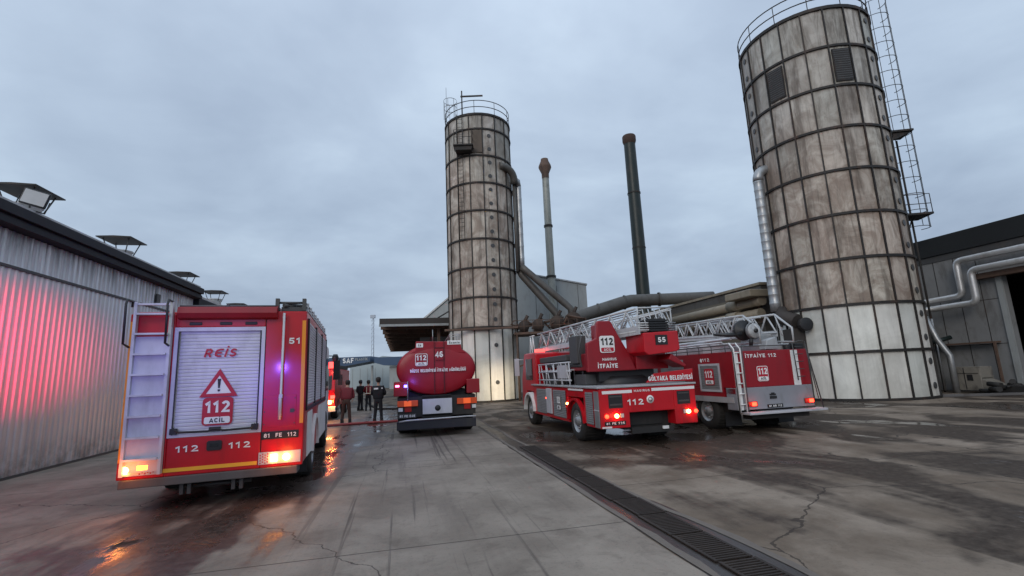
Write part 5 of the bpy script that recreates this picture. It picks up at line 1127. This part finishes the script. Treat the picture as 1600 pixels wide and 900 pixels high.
def person(loc, rz, label, top, legs, s=1.0, lean=0, arms=((.10, .12, -.02), (.10, .12, -.02)), stance=.11, cap=None, bulk=1.0, hands_fwd=(.18, .18), extra=None):
    t = thing('person', loc, rz, label, 'person')
    def S(x, y, z): # lean bends the upper body forward (+y) from the hips
        if z > .95: d = z - .95; y2 = y * cos(lean) + d * sin(lean); z = .95 + d * cos(lean) - y * sin(lean); y = y2
        return (x * s, y * s, z * s)
    pel = S(0, 0, .96)
    body = [[(pel, .12), (S(0, .0, 1.15), .12), (S(0, 0, 1.36), .13), (S(0, .0, 1.50), .055), (S(0, .015, 1.57), .052), (S(0, .03, 1.63), (.082, .096)), (S(0, .02, 1.72), (.082, .098)), (S(0, .01, 1.78), .045)],
            [(S(0, .03, 1.63), (.082, .096)), (S(0, .135, 1.655), .012)]]
    jac = [[(S(0, 0, .88), (.20 * bulk, .14)), (S(0, 0, 1.08), (.19 * bulk, .13)), (S(0, 0, 1.3), (.20 * bulk, .135)), (S(0, 0, 1.44), (.15, .10)), (S(0, 0, 1.5), .07)]]
    for i, sg_ in enumerate((-1, 1)):
        ax = arms[i]; el = S(sg_ * (.22 + ax[0]), ax[2], 1.15); wr = S(sg_ * (.22 + ax[1]), hands_fwd[i], .98 + (hands_fwd[i]) * .55)
        sh_ = S(sg_ * .19, 0, 1.42)
        jac.append([(S(0, 0, 1.3), (.20 * bulk, .135)), (sh_, .085), (el, .068), (wr, .052)])
        W_ = Vector(wr); d = (W_ - Vector(el)).normalized(); pm = W_ + d * .07 * s
        body.append([(S(0, 0, 1.36), .13), (sh_, .05), (el, .04), (wr, .028), (tuple(pm), (.038, .02))])
        sd2 = Vector((0, 1, 0)).cross(d).normalized() if abs(d.y) < .95 else Vector((1, 0, 0)); fw = d.cross(sd2)
        for q, (o2, ln) in enumerate(((-.03, .075), (-.01, .088), (.01, .082), (.03, .065))):
            a_ = pm + fw * o2 * s + d * .03 * s; m_ = a_ + d * ln * .55 * s; e2 = m_ + (d * .8 + sd2 * .5 * -sg_) * ln * .5 * s
            body.append([(tuple(pm), (.038, .02)), (tuple(a_), .010), (tuple(m_), .009), (tuple(e2), .008)])
        body.append([(tuple(pm), (.038, .02)), (tuple(W_ + d * .05 * s + fw * .05 * s), .011), (tuple(W_ + d * .10 * s + fw * .07 * s), .009)])
    tro = [[(S(0, 0, 1.0), (.16, .11)), (S(0, 0, .90), (.16, .115))]]
    for sg_ in (-1, 1):
        hp = S(sg_ * .09, 0, .84); kn = S(sg_ * (stance + .0), .02, .48); an = S(sg_ * (stance + .03), -.02, .09); toe = S(sg_ * (stance + .05), .14, .035)
        tro.append([(S(0, 0, .90), (.16, .115)), (hp, .098), (kn, .075), (S(sg_ * (stance + .03), -.02, .13), .068)])
        body.append([(pel, .12), (hp, .08), (kn, .055), (an, .04), (toe, .03)])
        bt = MB(); hx = sg_ * (stance + .03) * s
        bt.prism([(-.10 * s, 0), (.19 * s, 0), (.20 * s, .05 * s), (.08 * s, .10 * s), (.06 * s, .2 * s), (-.10 * s, .2 * s)], 'x', hx - .055 * s, hx + .055 * s); bt.build('boot', 'black', t, .02)
    skin_mesh('body', body, 'skin', t, 1); skin_mesh('jacket', jac, top, t, 2); skin_mesh('trousers', tro, legs, t, 2)
    hb = MB(); c = S(0, 0, 1.70); hb.lathe([(0, .14), (.07, .132), (.108, .10), (.124, .05), (.122, -.01), (.108, -.06), (.08, -.085)], c, 'z', 16)
    hh = hb.build('hair' if not cap else 'cap', 'hair' if not cap else cap, t); hh.scale = (.86, 1, 1); 
    if extra: extra(t, S)
    return t
def back_patch(t, S):
    b = MB(); p = S(-.06, -.16, 1.36); b.box(p[0] - .09, p[0] + .09, p[1] - .012, p[1], p[2] - .035, p[2] + .035); b.build('back_patch', 'whitemark', t)
    p = S(.17, -.10, 1.37); b = MB(); b.box(p[0] - .03, p[0] + .03, p[1] - .012, p[1], p[2] - .025, p[2] + .025); b.build('shoulder_patch', 'whitemark', t)
def vest(t, S):
    M['reflect'] = simple('reflective strips', (.85, .75, .55), .3)
    for s_ in (-1, 1):
        b = MB(); p0, p1 = S(s_ * .10, -.15, 1.42), S(s_ * .11, -.15, 1.0); b.box(p0[0] - .015, p0[0] + .015, -.16, -.145, p1[2], p0[2]); b.build('reflective_stripe', 'reflect', t)
    b = MB(); b.box(-.16, .16, -.165, -.15, .98, 1.03); b.build('reflective_stripe', 'reflect', t)
person((-5.9, 20.95, 0), radians(5), 'man in dark uniform with white back patch, nearest the tank truck', 'navy', 'denim', 1.04, 0, ((.05, -.02, .02), (.05, -.02, .02)), .11, None, bulk=1.3, hands_fwd=(.22, .22), extra=back_patch)
person((-7.35, 21.2, 0), radians(12), 'man leaning forward in dark red jacket and brown turnout trousers', 'redjacket', 'turnout', 1.06, radians(30), ((.04, .02, .1), (.04, .02, .1)), .12, hands_fwd=(.1, .1), bulk=1.35)
person((-9.35, 29.4, 0), radians(-10), 'slim man in black standing left of the man in the reflective vest', 'navy', 'denim', .98, 0, ((.02, .02, 0), (.02, .0, 0)), .08)
person((-8.75, 29.0, 0), radians(15), 'man in red lit vest with reflective stripes, standing in the background', 'redjacket', 'denim', .97, 0, ((.04, -.08, .06), (.04, -.08, .06)), .10, hands_fwd=(.28, .28), extra=vest)

# ------------------------------------------------------------------ added tripod beacons in place of an unseen emergency vehicle's lamps
t = thing('added_beacon_stand', (-2.2, -3.0, 0), 0, 'added unseen tripod with a red and a blue lamp behind the photographer', 'beacon')
b = MB(); b.tube([(0, 0, 0), (0, 0, 2.3)], .025, 8)
for a in (0, 2.1, 4.2): b.tube([(0, 0, .8), (.5 * cos(a), .5 * sin(a), 0)], .018, 6)
b.build('tripod', 'darkgrey', t)
b = MB(); b.lathe([(.09, 2.3), (.09, 2.45), (.06, 2.5), (0, 2.5)], (-.25, 0, 0)); b.build('red_lamp', 'redlamp', t)
b = MB(); b.lathe([(.09, 2.3), (.09, 2.45), (.06, 2.5), (0, 2.5)], (.25, 0, 0)); b.build('blue_lamp', 'bluelamp', t)
b = MB(); b.box(-.35, .35, -.05, .05, 2.24, 2.298); b.build('crossbar', 'darkgrey', t)
def aim(parent, loc, target, col, e_, size, blend, r=.1):
    l = point(parent, loc, col, e_, r, 'SPOT', None, size, blend)
    d = Vector(target) - (Vector(parent.location) + Vector(loc)); l.rotation_euler = d.to_track_quat('-Z', 'Y').to_euler(); return l
aim(t, (-.25, .12, 2.4), (-11.1, 9.7, 2.8), (1, .015, .07), 36000, radians(13), 1.)  # added narrow beams: red on the warehouse wall, blue on the trucks
aim(t, (.25, .12, 2.4), (-5.5, 7.6, 2.3), (.30, .24, 1), 1000, radians(19), 1.)
aim(t, (.25, .12, 2.4), (-3.9, 8.0, 1.7), (.20, .08, 1), 700, radians(8), 1.)
aim(t, (.25, .12, 2.4), (-2.6, 15.3, 1.7), (.16, .12, 1), 420, radians(8), 1.)
